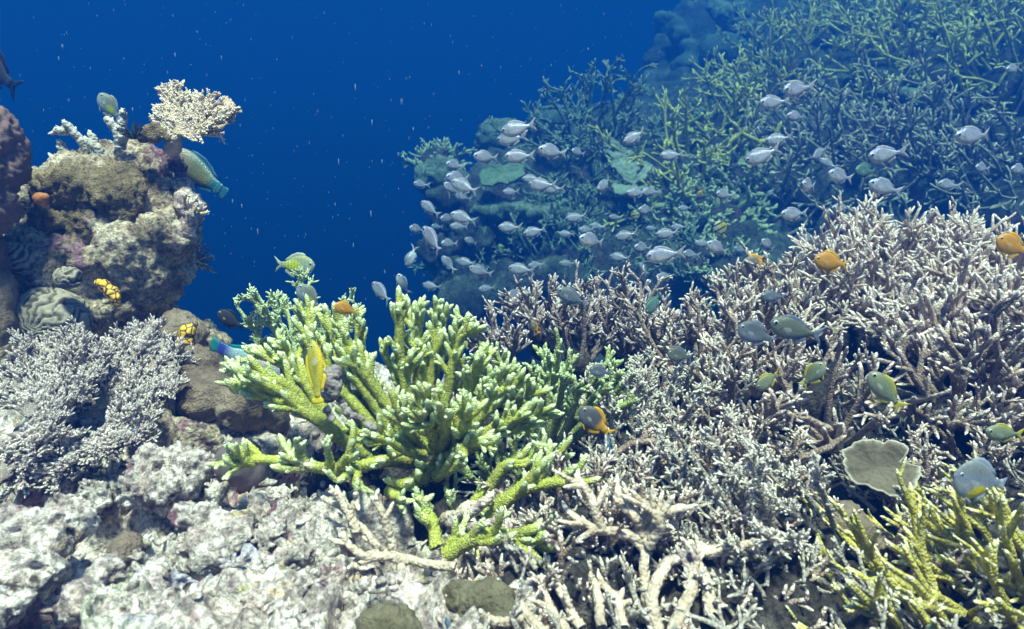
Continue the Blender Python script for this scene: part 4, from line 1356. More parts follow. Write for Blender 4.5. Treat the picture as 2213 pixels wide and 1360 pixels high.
k_ = lambda px, d: px * d / F
plate("leaf_plate_coral", "grey leaf plate with a bite out of its right side near the blue grey angelfish", P(1895, 1012, 1.0), -FWD * .8 + UP * .75 - RIGHT * .25,
      [(-62, k_(81, 1)), (-50, k_(124, 1)), (-38, k_(141, 1)), (-28, k_(60, 1)), (-12, k_(18, 1)), (3, k_(47, 1)), (20, k_(75, 1)), (50, k_(72, 1)), (80, k_(61, 1)), (110, k_(61, 1)), (145, k_(75, 1)), (180, k_(68, 1)), (230, k_(63, 1)), (270, k_(68, 1))], M['plategrey'], 301, .006, .20, flute=.004)

# ---- far side: colonies standing on the slope
FK = dict(n=8, t0=.15, t1=.98, ang=46, av=12, L=.11, Lv=.4, r=.0055, K=7, wob=.35, up=.3, taper=.7)
FK2 = dict(n=3, t0=.2, t1=.95, ang=44, av=12, L=.05, Lv=.4, r=.0068, K=5, wob=.3, up=.2, taper=.75)


def far(label, px, py, n, L, ax, cone, mat, seed, r=.010, back=.04, k1=8, k2=3, name="thicket_coral", spread=.08, up=.2, sc=1.0, group=None):
    KR = 2.2 if name == "knobbed_coral" else 1.0
    r = r * (1 if KR > 1 else .68)
    h = hit(px, py)
    h = h + FWD * back * FS
    L, r, spread, sc = L * FS, r * FS, spread * FS, sc * FS
    sp = [dict(FK, n=k1, L=.11 * sc, r=.0058 * sc * KR), dict(FK2, n=k2, L=.045 * sc, r=.0046 * sc * KR)]
    return bush(name, label, "coral", h, n, L, RIGHT * ax[0] + UP * ax[1] - FWD * ax[2], cone, r, sp, mat, seed, K=11, S=6, bump=.05, tl=.04, spread=spread, up=up, far=True, wob=.5)


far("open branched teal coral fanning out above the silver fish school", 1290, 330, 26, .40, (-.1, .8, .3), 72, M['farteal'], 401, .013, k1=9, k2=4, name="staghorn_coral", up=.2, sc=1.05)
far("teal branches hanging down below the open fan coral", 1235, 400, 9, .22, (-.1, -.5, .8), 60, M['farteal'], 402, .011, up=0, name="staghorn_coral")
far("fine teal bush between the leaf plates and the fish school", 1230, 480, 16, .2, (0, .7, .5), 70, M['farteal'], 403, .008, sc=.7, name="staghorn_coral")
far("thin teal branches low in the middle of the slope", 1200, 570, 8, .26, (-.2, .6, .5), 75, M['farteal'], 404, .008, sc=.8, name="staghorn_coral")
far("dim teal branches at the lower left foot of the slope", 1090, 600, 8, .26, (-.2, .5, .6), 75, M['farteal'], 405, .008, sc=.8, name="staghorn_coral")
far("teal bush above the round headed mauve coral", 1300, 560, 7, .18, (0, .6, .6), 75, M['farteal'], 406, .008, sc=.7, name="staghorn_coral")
gband = [(1480, 400, "lowest left end of the green thicket band near the teal fan"), (1560, 350, "green thicket just above the lower left end of the band"),
         (1620, 290, "green thicket beside the thick forked yellow branch"),
         (1650, 210, "green thicket left of the two brightest high fish"), (1730, 160, "green thicket directly above the two brightest high fish"),
         (1660, 130, "upper left edge of the green thicket by the large dome"), (1780, 100, "green thicket in the upper middle of the band"),
         (1850, 60, "green thicket near the top edge left of centre"),
         (1910, 185, "green thicket overhanging the dark gap on its left"), (1930, 120, "green thicket in the middle of the upper right mass"),
         (1950, 30, "green thicket touching the top edge"), (2040, 80, "yellow green thicket right of the mass centre"),
         (2050, 180, "yellow green thicket overhanging the pale shelf"), (2130, 30, "yellow green thicket at the top edge near the corner"),
         (2150, 130, "yellow green thicket beside the right edge"), (2200, 70, "yellow green thicket in the top right corner"),
         (2190, 200, "lowest yellow green thicket at the right edge")]
for k, (px, py, lab) in enumerate(gband):
    far(lab, px, py, 13, .34, (-.85, .32, .5), 50, M['fargreen'], 420 + k, .0125, back=.03, k1=5, k2=2, spread=.12, up=.12, sc=1.15)
sticks("staghorn_coral", "thick forked yellow branch standing in front of the green thicket",
       [[(1655, 350, 2.75 * FS), (1640, 310, 2.7 * FS), (1590, 285, 2.68 * FS), (1575, 280, 2.66 * FS)], [(1640, 310, 2.7 * FS), (1635, 330, 2.7 * FS), (1638, 345, 2.66 * FS)],
        [(1600, 288, 2.68 * FS), (1585, 262, 2.66 * FS)], [(1640, 308, 2.7 * FS), (1670, 300, 2.7 * FS), (1688, 262, 2.68 * FS)], [(1600, 288, 2.68 * FS), (1580, 305, 2.66 * FS), (1575, 320, 2.66 * FS)]], M['fargreen'], 440, .018, .012, 1, tl=.02, L=.04)
bband = [(1660, 440, "beige blue thicket tips at the left end behind the grey fish"), (1720, 330, "stubby beige coral fingers beside the small leaf plate"),
         (1760, 420, "beige blue thicket in the lower left of its mass"), (1800, 340, "beige blue thicket behind the two overlapping fish"),
         (1880, 290, "high beige thicket below the pale shelf"), (1900, 390, "beige blue thicket in the middle of its mass"),
         (1980, 310, "beige thicket with upright stubs under the dark gap"), (2000, 430, "beige blue thicket above the pink crest"),
         (2080, 340, "beige thicket around the brightest right hand fish"), (2130, 420, "beige blue thicket above the orange damselfish"),
         (2180, 330, "beige thicket at the right edge of the slope"), 
         (2200, 480, "dim beige thicket at the right edge above the pink thicket"), ]
for k, (px, py, lab) in enumerate(bband):
    far(lab, px, py, 12, .32, (-.85, .28, .45), 48, M['farbeige'], 450 + k, .0105, back=.03, k1=5, k2=2, spread=.12, up=.10, sc=1.05)
for k, (px, py, s, lab) in enumerate([(1455, 440, 1, "knobbly yellow teal coral left of the three knobbly clusters"), (1500, 470, 1, "knobbly yellow teal coral low in the middle of the clusters"),
                                      (1560, 480, 1.1, "knobbly yellow teal coral clump with stubby arms on the right"), (1600, 400, .9, "teal knobbed coral behind the small brown fish"),
                                      (1530, 390, .8, "small teal knobbed coral under the green band"), (945, 360, .8, "pale knobbed coral on the tip of the left ledge"),
                                      (1000, 470, .8, "dim knobbed coral on the ledge behind the left end of the school"), (1680, 400, .7, "small teal knobs left of the beige thicket"),
                                      (1580, 600, .8, "dim knobbed coral in the dark gap above the mauve thicket")]):
    far(lab, px, py, 20, .12 * s, (0, .6, .7), 75, M['soft'], 480 + k, .020 * s, back=.0, k1=5, k2=2, name="knobbed_coral", sc=.6 * s, spread=.08)


def frock(name, label, cat, px, py, ells, mat, seed, dz=0., vox=.02, a=.03, lump=.7, at=None):
    """rock on the slope; ells in px offsets from px,py with radii in px"""
    d = at * FS if at else depth_of(hit(px, py)) + dz * FS
    return rock(name, label, cat, [(px + x, py + y, d + o * FS, r) for x, y, o, r in ells], vox * FS, mat, rockdisp(a * FS, 5 / FS, seed, lump, .6))


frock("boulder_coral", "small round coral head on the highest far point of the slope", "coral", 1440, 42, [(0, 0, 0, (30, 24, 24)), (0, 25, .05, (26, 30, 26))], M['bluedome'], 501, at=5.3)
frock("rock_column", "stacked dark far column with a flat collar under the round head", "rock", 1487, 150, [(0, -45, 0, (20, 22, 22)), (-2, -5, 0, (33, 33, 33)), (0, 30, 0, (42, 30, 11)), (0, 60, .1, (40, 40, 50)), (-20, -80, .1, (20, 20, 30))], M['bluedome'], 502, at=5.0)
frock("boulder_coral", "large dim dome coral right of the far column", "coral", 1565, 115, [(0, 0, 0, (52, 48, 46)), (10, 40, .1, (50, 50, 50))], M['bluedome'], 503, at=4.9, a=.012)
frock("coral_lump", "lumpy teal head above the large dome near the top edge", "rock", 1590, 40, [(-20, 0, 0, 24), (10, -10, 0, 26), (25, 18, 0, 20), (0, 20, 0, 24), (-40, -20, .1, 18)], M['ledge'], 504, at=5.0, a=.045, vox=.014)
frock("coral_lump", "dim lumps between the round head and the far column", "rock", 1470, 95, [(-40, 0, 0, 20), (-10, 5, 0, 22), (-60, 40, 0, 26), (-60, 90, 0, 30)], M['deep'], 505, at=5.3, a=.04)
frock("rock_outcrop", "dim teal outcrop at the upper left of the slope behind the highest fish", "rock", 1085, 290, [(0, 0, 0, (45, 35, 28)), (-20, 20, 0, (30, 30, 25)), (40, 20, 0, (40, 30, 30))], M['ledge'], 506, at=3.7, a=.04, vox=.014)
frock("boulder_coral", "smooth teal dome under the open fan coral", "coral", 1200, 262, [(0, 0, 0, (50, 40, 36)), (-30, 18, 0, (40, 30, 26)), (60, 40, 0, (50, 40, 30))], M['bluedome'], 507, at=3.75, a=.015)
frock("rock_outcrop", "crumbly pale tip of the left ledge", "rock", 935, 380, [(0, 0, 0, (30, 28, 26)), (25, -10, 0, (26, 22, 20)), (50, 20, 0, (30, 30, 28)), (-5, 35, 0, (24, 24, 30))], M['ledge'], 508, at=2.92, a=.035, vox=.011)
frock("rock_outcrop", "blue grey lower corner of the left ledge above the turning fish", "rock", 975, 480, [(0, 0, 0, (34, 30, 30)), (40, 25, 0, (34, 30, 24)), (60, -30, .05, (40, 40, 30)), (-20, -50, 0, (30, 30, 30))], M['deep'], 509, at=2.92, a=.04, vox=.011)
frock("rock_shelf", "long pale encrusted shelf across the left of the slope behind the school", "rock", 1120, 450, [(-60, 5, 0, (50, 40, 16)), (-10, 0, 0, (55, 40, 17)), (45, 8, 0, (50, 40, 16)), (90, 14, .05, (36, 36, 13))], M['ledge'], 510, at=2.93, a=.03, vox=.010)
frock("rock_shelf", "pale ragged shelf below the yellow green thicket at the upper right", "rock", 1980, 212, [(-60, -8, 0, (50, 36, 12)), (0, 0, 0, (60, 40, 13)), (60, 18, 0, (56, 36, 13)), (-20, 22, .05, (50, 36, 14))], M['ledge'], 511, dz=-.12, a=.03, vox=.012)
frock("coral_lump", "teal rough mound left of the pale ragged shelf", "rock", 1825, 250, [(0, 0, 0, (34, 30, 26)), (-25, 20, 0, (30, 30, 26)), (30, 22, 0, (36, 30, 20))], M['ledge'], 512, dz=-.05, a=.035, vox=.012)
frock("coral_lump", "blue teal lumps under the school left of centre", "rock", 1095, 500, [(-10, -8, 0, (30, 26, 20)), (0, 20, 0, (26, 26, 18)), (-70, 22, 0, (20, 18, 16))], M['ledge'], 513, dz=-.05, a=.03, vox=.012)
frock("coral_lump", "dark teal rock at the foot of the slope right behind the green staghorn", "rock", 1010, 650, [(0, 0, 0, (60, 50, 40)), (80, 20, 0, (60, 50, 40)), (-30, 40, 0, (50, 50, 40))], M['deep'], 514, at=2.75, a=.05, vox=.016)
plate("leaf_plate_coral", "round edged teal leaf plate at the left of the slope below the leading fish", P(1085, 380, 2.86 * FS), -FWD * .8 + UP * .6,
      [(0, k_(50, 2.86 * FS)), (30, k_(54, 2.86 * FS)), (60, k_(34, 2.86 * FS)), (120, k_(28, 2.86 * FS)), (170, k_(46, 2.86 * FS)), (215, k_(52, 2.86 * FS)), (260, k_(34, 2.86 * FS)), (300, k_(28, 2.86 * FS))], M['plate'], 601, .028, .12, flute=.012)
plate("leaf_plate_coral", "tall pale grooved leaf plate in the centre of the slope", P(1345, 345, 2.9 * FS), -FWD + UP * .3 + RIGHT * .15,
      [(-40, k_(66, 2.9 * FS)), (0, k_(26, 2.9 * FS)), (50, k_(26, 2.9 * FS)), (100, k_(30, 2.9 * FS)), (128, k_(62, 2.9 * FS)), (180, k_(26, 2.9 * FS)), (240, k_(34, 2.9 * FS)), (290, k_(62, 2.9 * FS))], M['platepale'], 602, .028, .08, flute=.012)
plate("leaf_plate_coral", "pale leaf plate folded below the tall grooved one", P(1370, 415, 2.84 * FS), -FWD * .6 + UP * .8,
      [(0, k_(46, 2.84 * FS)), (45, k_(26, 2.84 * FS)), (100, k_(24, 2.84 * FS)), (150, k_(52, 2.84 * FS)), (200, k_(40, 2.84 * FS)), (270, k_(22, 2.84 * FS))], M['platepale'], 603, .028, .1, flute=.012)
plate("leaf_plate_coral", "small yellowish leaf plate tucked under the green thicket", P(1618, 355, 2.7 * FS), -FWD * .6 + UP * .7,
      [(0, k_(26, 2.7 * FS)), (60, k_(14, 2.7 * FS)), (120, k_(16, 2.7 * FS)), (180, k_(24, 2.7 * FS)), (260, k_(15, 2.7 * FS))], M['soft'], 604, .014, .1, flute=.012)

frock("rock_wall", "dark craggy left end of the slope dropping into blue water under the ledge", "rock", 960, 560, [(-10, -20, 0, (34, 50, 50)), (30, 40, 0, (50, 50, 50)), (0, -90, 0, (36, 40, 40)), (60, -50, 0, (60, 50, 60)), (50, 110, .05, (50, 60, 50)), (110, 60, 0, (60, 50, 60))], M['deep'], 520, at=2.95, a=.055, vox=.013, lump=1.0)
frock("rock_wall", "dark craggy rock low on the slope beneath the thin teal branches", "rock", 1180, 620, [(0, 0, 0, (60, 50, 40)), (80, 10, 0, (60, 50, 46)), (-60, 20, 0, (50, 50, 40)), (160, -10, 0, (60, 50, 44))], M['deep'], 521, at=2.7, a=.05, vox=.013, lump=1.0)
far("dim teal twigs on the craggy left end of the slope", 985, 560, 10, .14, (-.3, .5, .7), 75, M['farteal'], 522, .007, sc=.6, name="staghorn_coral")
far("dim teal sprigs under the pale shelf left of centre", 1150, 520, 12, .14, (-.1, .6, .7), 75, M['farteal'], 523, .007, sc=.6, name="staghorn_coral")
far("dark green sprigs in the gap above the mauve thicket", 1520, 580, 12, .14, (-.1, .6, .7), 75, M['farteal'], 524, .008, sc=.6, name="staghorn_coral")
far("small teal bush right of the pale folded leaf plate", 1430, 500, 12, .14, (-.1, .6, .7), 75, M['farteal'], 525, .008, sc=.6, name="staghorn_coral")

for k, (px, py, d, n, L, lab) in enumerate([
        (1600, 1090, 1.05, 22, .10, "dense brown grey twigs between the long cream branches and the feathered bush"),
        (1480, 1110, 1.0, 18, .09, "brown grey twigs right behind the fork of the cream staghorn"),
        (1850, 1270, .95, 16, .09, "brown twigs in the shade behind the bottom ochre staghorn"),
        (1360, 1230, .90, 14, .07, "small brown twigs left of the thick curved branches"),
        (1980, 1120, 1.06, 16, .09, "brown twigs below the grey leaf plate"),
        (2100, 1060, 1.12, 18, .11, "cream tipped twigs behind the blue grey angelfish"),
        (1200, 1200, .90, 16, .07, "pale brown twigs under the right arm of the big green staghorn"),
        (1270, 1180, .92, 16, .075, "grey brown twigs left of the cream staghorn fork"),
        (1110, 1300, .84, 14, .055, "low pale twigs behind the round olive lump"),
        (1740, 860, 1.30, 14, .10, "brown bare twigs deep inside the dark hollow of the thicket")]):
    bush("thicket_coral", lab, "coral", P(px, py, d), n, L, UP * .5 - FWD * .4 - RIGHT * .5, 62, .005, [dict(PB, n=6, L=.04, r=.0036), dict(PB2, L=.02)], M['purple'], 130 + k, K=12, spread=.07)

# broken branches lying over each other on the dark floor, too tangled to count
rk = np.random.default_rng(31)
gs = []
p_, d_, l_ = [], [], []
while len(p_) < 620:
    x, y = rk.uniform(-.05, 1.05), rk.uniform(.5, 1.25)
    h_ = floor_bvh.ray_cast(Vector((x, y, .2)), Vector((0, 0, -1)))[0]
    if h_ is None:
        continue
    p_.append(np.array(h_) + np.array([0, 0, rk.uniform(0, .02)]))
    a = rk.normal(2.3, .9)
    d_.append((math.cos(a), math.sin(a), rk.uniform(.05, .9)))
    l_.append(rk.uniform(.03, .085))
pts = grow(np.array(p_), np.array(d_), np.array(l_), 10, rk, .5, 0)
rad = rk.uniform(.0022, .0042, (len(p_), 1)) * np.linspace(1, .55, 10)[None]
g1 = kids(pts, rad, dict(n=3, t0=.2, t1=.9, ang=45, L=.022, r=.0026, K=7, wob=.3, up=.4, taper=.6), rk)
V, Fc, T = skin([(pts, rad), g1], rk, 7, .12, .008)
tag(mesh_np("broken_branches", V, Fc, M['greybush'], attr={"tip": T}), "tangle of broken greyish coral branches littering the dark floor at the lower right", "rubble", kind='stuff')

# ------------------------------------------------------------------ fish
def body_plain(belly, side, back, lo=-.10, hi=.14, extra=None):
    def f(t, x, y, z):
        c = t.mix(t.rng(z, lo, .0), belly, side)
        c = t.mix(t.rng(z, .02, hi), c, back)
        if extra:
            c = extra(t, c, x, y, z)
        return c
    return f


def ex_tail(col, x0, x1):
    return lambda t, c, x, y, z: t.mix(t.rng(x, x0, x1, 1, 0), c, col)


def ex_spot(col, cx, cz, r0, r1, sx=1.0):
    def f(t, c, x, y, z):
        a = t.math('POWER', t.math('MULTIPLY', t.math('SUBTRACT', x, cx), sx), 2.0)
        b = t.math('POWER', t.math('SUBTRACT', z, cz), 2.0)
        d = t.math('SQRT', t.math('ADD', a, b), 0)
        return t.mix(t.rng(d, r0, r1, 1, 0), c, col)
    return f


def ex_bars(col, n, amt=.7):
    def f(t, c, x, y, z):
        s = t.math('SINE', t.math('MULTIPLY', x, n), 0)
        return t.mix(t.rng(s, .35, .8, 0, amt), c, col)
    return f


def both(*fs):
    def f(t, c, x, y, z):
        for g in fs:
            c = g(t, c, x, y, z)
        return c
    return f


gill = lambda t, c, x, y, z: t.mix(t.rng(t.math('ABSOLUTE', t.math('SUBTRACT', x, t.math('SUBTRACT', .29, t.math('MULTIPLY', t.math('MULTIPLY', z, z), 3.0))), 0), .004, .012, .55, 0), c, (.10, .09, .10))
def metal(q, v, r=.3):
    q[0].node_tree.nodes['Principled BSDF'].inputs['Metallic'].default_value = v
    q[0].node_tree.nodes['Principled BSDF'].inputs['Roughness'].default_value = r
    return q


FM = {
    'silver': fish_mats("silver_fish", body_plain((.88, .88, .92), (.50, .53, .68), (.16, .19, .32), lo=-.09, hi=.17, extra=gill), (.40, .42, .50)),
    'grey': fish_mats("grey_fish", body_plain((.30, .34, .42), (.17, .19, .24), (.09, .10, .13), extra=gill), (.20, .23, .32)),
    'orange': fish_mats("orange_fish", body_plain((.80, .38, .01), (.82, .36, .01), (.62, .27, .01)), (.80, .42, .02)),
    'black': fish_mats("black_fish", body_plain((.03, .025, .03), (.022, .02, .025), (.015, .014, .02)), (.02, .02, .03)),
    'yellowslim': fish_mats("yellow_slim", body_plain((.85, .62, .01), (.42, .40, .03), (.66, .50, .02)), (.80, .60, .02)),
    'patch': fish_mats("patched_fish", body_plain((.62, .66, .62), (.48, .54, .46), (.36, .40, .18), extra=both(ex_spot((.72, .80, .02), -.03, -.02, .10, .17, .6), ex_bars((.20, .26, .22), 75, .35))), (.55, .62, .50)),
    'greypatch': fish_mats("grey_patched_fish", body_plain((.36, .42, .44), (.24, .30, .30), (.20, .22, .16), extra=ex_spot((.45, .58, .05), -.05, -.03, .06, .12, .7)), (.30, .34, .32)),
    'parrot': fish_mats("parrotfish_brown", body_plain((.30, .30, .14), (.20, .22, .11), (.05, .13, .12), extra=both(ex_spot((.26, .24, .17), .4, 0, .16, .30), ex_tail((.02, .15, .22), -.22, -.12))), (.02, .12, .24)),
    'parrotblue': fish_mats("parrotfish_pale", body_plain((.16, .20, .62), (.36, .48, .52), (.22, .42, .46), extra=both(ex_spot((.50, .42, .44), .25, -.02, .12, .30), ex_tail((.03, .06, .42), -.28, -.14))), (.01, .26, .26)),
    'greytail': fish_mats("grey_yellowtail", body_plain((.20, .18, .20), (.14, .125, .14), (.10, .09, .10), extra=ex_tail((.85, .42, .01), -.12, -.02)), (.85, .46, .01)),
    'pale': fish_mats("pale_green_fish", body_plain((.34, .37, .25), (.27, .30, .18), (.22, .24, .11)), (.55, .50, .06)),
    'olive': fish_mats("olive_fish", body_plain((.24, .27, .24), (.15, .17, .13), (.09, .10, .07), extra=gill), (.14, .20, .30)),
    'tealf': fish_mats("teal_fish", body_plain((.20, .34, .30), (.13, .26, .22), (.08, .17, .14)), (.14, .26, .24)),
    'angel': fish_mats("blue_grey_fish", body_plain((.42, .44, .50), (.26, .30, .42), (.22, .24, .26), extra=ex_spot((.90, .72, .0), 0, -.26, .16, .20)), (.36, .42, .56)),
    'bars': fish_mats("barred_fish", body_plain((.75, .72, .55), (.72, .66, .40), (.70, .50, .05), extra=ex_bars((.01, .01, .01), 22, .95)), (.7, .5, .05)),
    'half': fish_mats("half_orange_fish", body_plain((.34, .27, .20), (.27, .21, .17), (.20, .16, .12), extra=ex_tail((.85, .42, .01), -.10, .02)), (.85, .42, .01)),
    'lemon': fish_mats("lemon_fish", body_plain((.62, .66, .30), (.56, .58, .12), (.45, .48, .08)), (.6, .6, .15)),
    'bluef': fish_mats("blue_fish", body_plain((.10, .22, .36), (.06, .14, .28), (.04, .08, .18)), (.06, .16, .34)),
}
metal(FM['silver'], .25)
metal(FM['black'], 0, .8)
SH = dict(chromis=dict(depth=.40, width=.17, tail='fork', tail_len=.20, ped=.085, dors=.055, eye=.046),
          damsel=dict(depth=.50, width=.17, tail='fork', tail_len=.17, ped=.14, dors=.08, eye=.04),
          parrot=dict(depth=.35, width=.17, tail='square', tail_len=.14, ped=.15, dors=.05, eye=.018),
          slim=dict(depth=.24, width=.12, tail='square', tail_len=.12, ped=.09, dors=.04, eye=.022, snout=.7),
          disc=dict(depth=.66, width=.16, tail='fan', tail_len=.15, ped=.13, dors=.07, eye=.036))
protos = {}


def fish(kind, shape, label, px, py, Lpx, ang, real=None, d=None, yaw=0., bend=0., name="fish", cat="fish", group=None):
    key = (kind, shape, round(bend, 1))
    ca = max(.35, math.cos(R(yaw)))
    if d is None:
        d = (real or .07) * ca * F / Lpx
        h = None
        dr = Vector(nrm(P(px, py, 1.0)))
        for b in (slope_bvh, floor_bvh):
            q = b.ray_cast(Vector((0, 0, 0)), dr)[0]
            if q is not None:
                q = depth_of(np.array(q))
                h = q if h is None else min(h, q)
        if h is not None:
            d = min(d, h - .30)
    L = Lpx / F * d / ca
    if key not in protos:
        o = make_fish(name, FM[kind], bend=bend, **SH[shape])
        protos[key] = o
    else:
        o = copy_tree(protos[key])
        o.name = name
    tag(o, label, cat, group)
    if "group" in o and not group:
        del o["group"]
    pose(o, px, py, d, ang, L, yaw)
    return o


SCH = "school of small silver fish in front of the slope"
# px, py, length px, nose angle (0 left, 90 up, 180 right), yaw, label
school = [
    (1121, 277, 74, -10, 8, "highest silver fish at the left of the school, directly above its near twin"),
    (1106, 299, 62, -4, 0, "silver fish just under the highest left one, overlapping it"),
    (1052, 340, 54, 0, 5, "silver fish leftmost of the bright row of three above the leaf plate"),
    (1124, 338, 64, -4, 5, "brightest silver fish, middle of the row of three above the leaf plate"),
    (1195, 328, 62, 5, 5, "silver fish rightmost of the row of three above the leaf plate"),
    (984, 358, 36, 0, 20, "dim silver fish over the tip of the left ledge"),
    (991, 385, 50, 0, 15, "dim silver fish left of the round teal leaf plate"),
    (1005, 404, 62, 22, 5, "silver fish tilted nose up below left of the leaf plate, nearest of three"),
    (979, 410, 40, 30, 20, "dim silver fish hidden behind the tilted one near the leaf plate"),
    (911, 399, 30, 0, 30, "tiny dark silver fish farthest left by the ledge tip"),
    (1105, 415, 36, -3, 15, "small dim silver fish under the round teal leaf plate"),
    (1150, 387, 42, 0, 15, "dim upper fish of three overlapping right of the leaf plate"),
    (1173, 400, 60, 4, 5, "large front fish of three overlapping right of the leaf plate"),
    (1197, 409, 44, -8, 0, "white bellied lower fish of three overlapping right of the leaf plate"),
    (1371, 296, 54, -32, 10, "silver fish slanting nose down above the tall grooved plate"),
    (1453, 336, 50, -5, 15, "dim blue silver fish over the lower end of the green thicket"),
    (1307, 398, 46, -42, 10, "silver fish slanting steeply nose down left of the folded plate"),
    (1377, 417, 46, -4, 5, "silver fish in front of the folded pale plate"),
    (1407, 415, 40, -2, 15, "dim silver fish just behind the one before the folded plate"),
    (1398, 455, 40, -2, 10, "small silver fish under the folded pale plate"),
    (1566, 421, 42, 0, 10, "silver fish over the knobbly yellow teal clump on the right"),
    (930, 452, 50, 38, 0, "silver fish facing up left at the water's edge below the ledge"),
    (1002, 471, 56, 15, 5, "silver fish at the left end of the long pale shelf"),
    (969, 473, 30, -10, 30, "small brownish fish left of the one at the pale shelf end"),
    (992, 490, 38, 0, 5, "white bellied fish just under the one at the pale shelf end"),
    (1002, 427, 36, 15, 10, "small silver fish between the leaf plate and the pale shelf"),
    (902, 496, 28, 5, 30, "dark small fish at the far left edge beside the rock wall"),
    (936, 519, 72, 50, 0, "large silver fish nosing up left over open water at the wall"),
    (972, 527, 32, -5, 25, "dim fish right of the large one nosing up at the wall"),
    (1019, 523, 28, 20, 20, "small dim fish in the dark left of the blue lumps"),
    (889, 554, 48, -65, 5, "grey fish pointing steeply down in open water left of the wall"),
    (970, 571, 42, 48, 10, "grey fish nosing up left in the dark under the wall"),
    (1008, 568, 44, 8, 5, "pale fish left of the overlapping grey one low on the wall"),
    (1040, 587, 52, 18, 10, "grey fish behind the pale one low on the wall"),
    (871, 615, 48, 65, 5, "grey fish pointing steeply up in open water, lowest at the left"),
    (933, 619, 40, 10, 10, "grey fish in the blue just above the big green staghorn"),
    (1103, 492, 50, 0, 10, "grey fish in front of the blue lumps under the long shelf"),
    (1156, 501, 50, -15, 5, "grey fish right of the blue lumps, tail lifted"),
    (1246, 470, 46, -10, 0, "bright fish above the pair in the centre of the slope"),
    (1225, 506, 34, 0, 10, "small grey fish left of the bright pair in the centre"),
    (1269, 497, 36, -3, 5, "left fish of the bright pair in the centre of the slope"),
    (1292, 490, 34, 6, 5, "right fish of the bright pair in the centre of the slope"),
    (1281, 521, 60, 9, 5, "larger grey fish directly below the bright pair"),
    (1354, 509, 48, -12, 0, "bright fish alone right of the pair in the centre"),
    (1409, 494, 26, 0, 0, "tiny round bright fish above the right hand group"),
    (1443, 505, 50, -6, 0, "bright fish leading the two at the right of the group"),
    (1467, 491, 34, -4, 5, "small white fish just above the bright one on the right"),
    (1390, 536, 42, 0, 20, "dim grey fish behind the large dark one low in the school"),
    (1340, 557, 42, 8, 0, "pale fish low in the school left of the large dark one"),
    (1227, 570, 36, 0, 10, "pale grey fish above the mauve coral tips left of centre"),
    (1128, 583, 56, 7, 5, "pale fish with a dark back low over the thin teal branches"),
    (1159, 573, 34, -12, 5, "small pale fish touching the back of the low pale one"),
    (1437, 550, 80, -8, 0, "large grey fish with a pale belly, biggest low in the school"),
    (1493, 550, 38, 3, 10, "small pale fish behind the tail of the large grey one"),
    (1521, 527, 38, 5, 0, "bright fish leading the overlapping pair left of the dark gap"),
    (1552, 537, 56, 22, 0, "bright fish slanting behind the leader at the dark gap"),
    (1391, 581, 28, 55, 5, "thin white fish tilted nose up above the round headed mauve coral"),
    (1438, 599, 40, 3, 10, "pale fish above the right tips of the round headed mauve coral"),
    (1053, 624, 36, -8, 5, "pale fish low left above the small dusky mauve bush"),
    (1031, 640, 18, -75, 5, "tiny pale fish pointing down by the small dusky mauve bush"),
    (1116, 637, 46, -15, 10, "brownish grey fish between the two dusky mauve corals"),
    (826, 632, 60, 42, 5, "grey silver fish nosing up left alone over the big green staghorn"),
    (944, 490, 20, 0, 20, "tiny dark fish in the shade of the ledge"),
    (1724, 192, 72, -14, 5, "right and upper of the two bright fish high before the green thicket"),
    (1673, 221, 64, -6, 5, "left and lower of the two bright fish high before the green thicket"),
    (1722, 252, 46, 0, 20, "dim blue fish below the two bright high ones"),
    (1683, 301, 54, -8, 5, "bright fish right of the forked yellow branch"),
    (1649, 335, 74, -20, 5, "blue silver fish with lifted tail under the forked yellow branch"),
    (2106, 293, 84, -3, 0, "very bright fish high at the right over the beige thicket"),
    (1916, 333, 80, -10, 0, "bright bellied fish in the middle of the beige thicket"),
    (1772, 330, 48, -40, 20, "dim blue fish slanting down before the beige fingers"),
    (1790, 354, 40, 30, 10, "small bright fish nosing up under the dim slanting one"),
    (1817, 381, 62, 8, 20, "long dim blue fish behind the small bright one"),
    (1914, 406, 76, 15, 20, "teal dim fish below the bright bellied one"),
    (2205, 366, 50, -5, 0, "bright fish cut by the right edge over the beige thicket"),
    (2192, 148, 44, -15, 20, "dim blue fish at the right edge before the yellow green thicket"),
    (1717, 462, 60, -4, 5, "pale blue fish at the lower left of the beige thicket"),
    (1748, 401, 46, -3, 25, "faint blue fish over the left of the beige thicket"),
    (1819, 450, 46, -3, 10, "small fish in the lower middle of the beige thicket"),
    (1887, 467, 46, 8, 0, "bright small fish above the left side of the pink crest"),
    (1828, 494, 40, 0, 20, "dim fish just left of the pink crest"),
    (1748, 516, 46, 3, 10, "blue grey fish left of the pink crest above the orange damselfish"),
    (1962, 492, 52, -2, 5, "pale blue fish directly over the pink crest"),
    (2004, 475, 36, 22, 5, "small bright fish upper right of the pink crest"),
    (2032, 506, 52, 12, 10, "blue fish skimming the pink thicket right of the crest"),
    (2079, 479, 50, 0, 0, "bright white blue fish above the right shoulder of the thicket"),
    (2124, 364, 44, 0, 25, "faint blue fish between two bright ones at the right"),
    (1661, 531, 42, 30, 5, "fish nosing up above the half orange fish"),
    (1665, 415, 20, -50, 5, "tiny white fish at the left end of the beige thicket"),
    (2050, 400, 50, 4, 25, "faint blue fish below the very bright high one"),
    (1600, 540, 30, 10, 20, "dim small fish in the dark gap before the half orange fish"),
    (1250, 330, 30, 5, 25, "dim small fish right of the row of three"),
    (1330, 470, 28, 3, 25, "dim small fish above the lone bright one in the centre"),
    (1480, 450, 30, -5, 25, "dim small fish in front of the knobbly yellow teal corals"),
]
rf = random.Random(4)
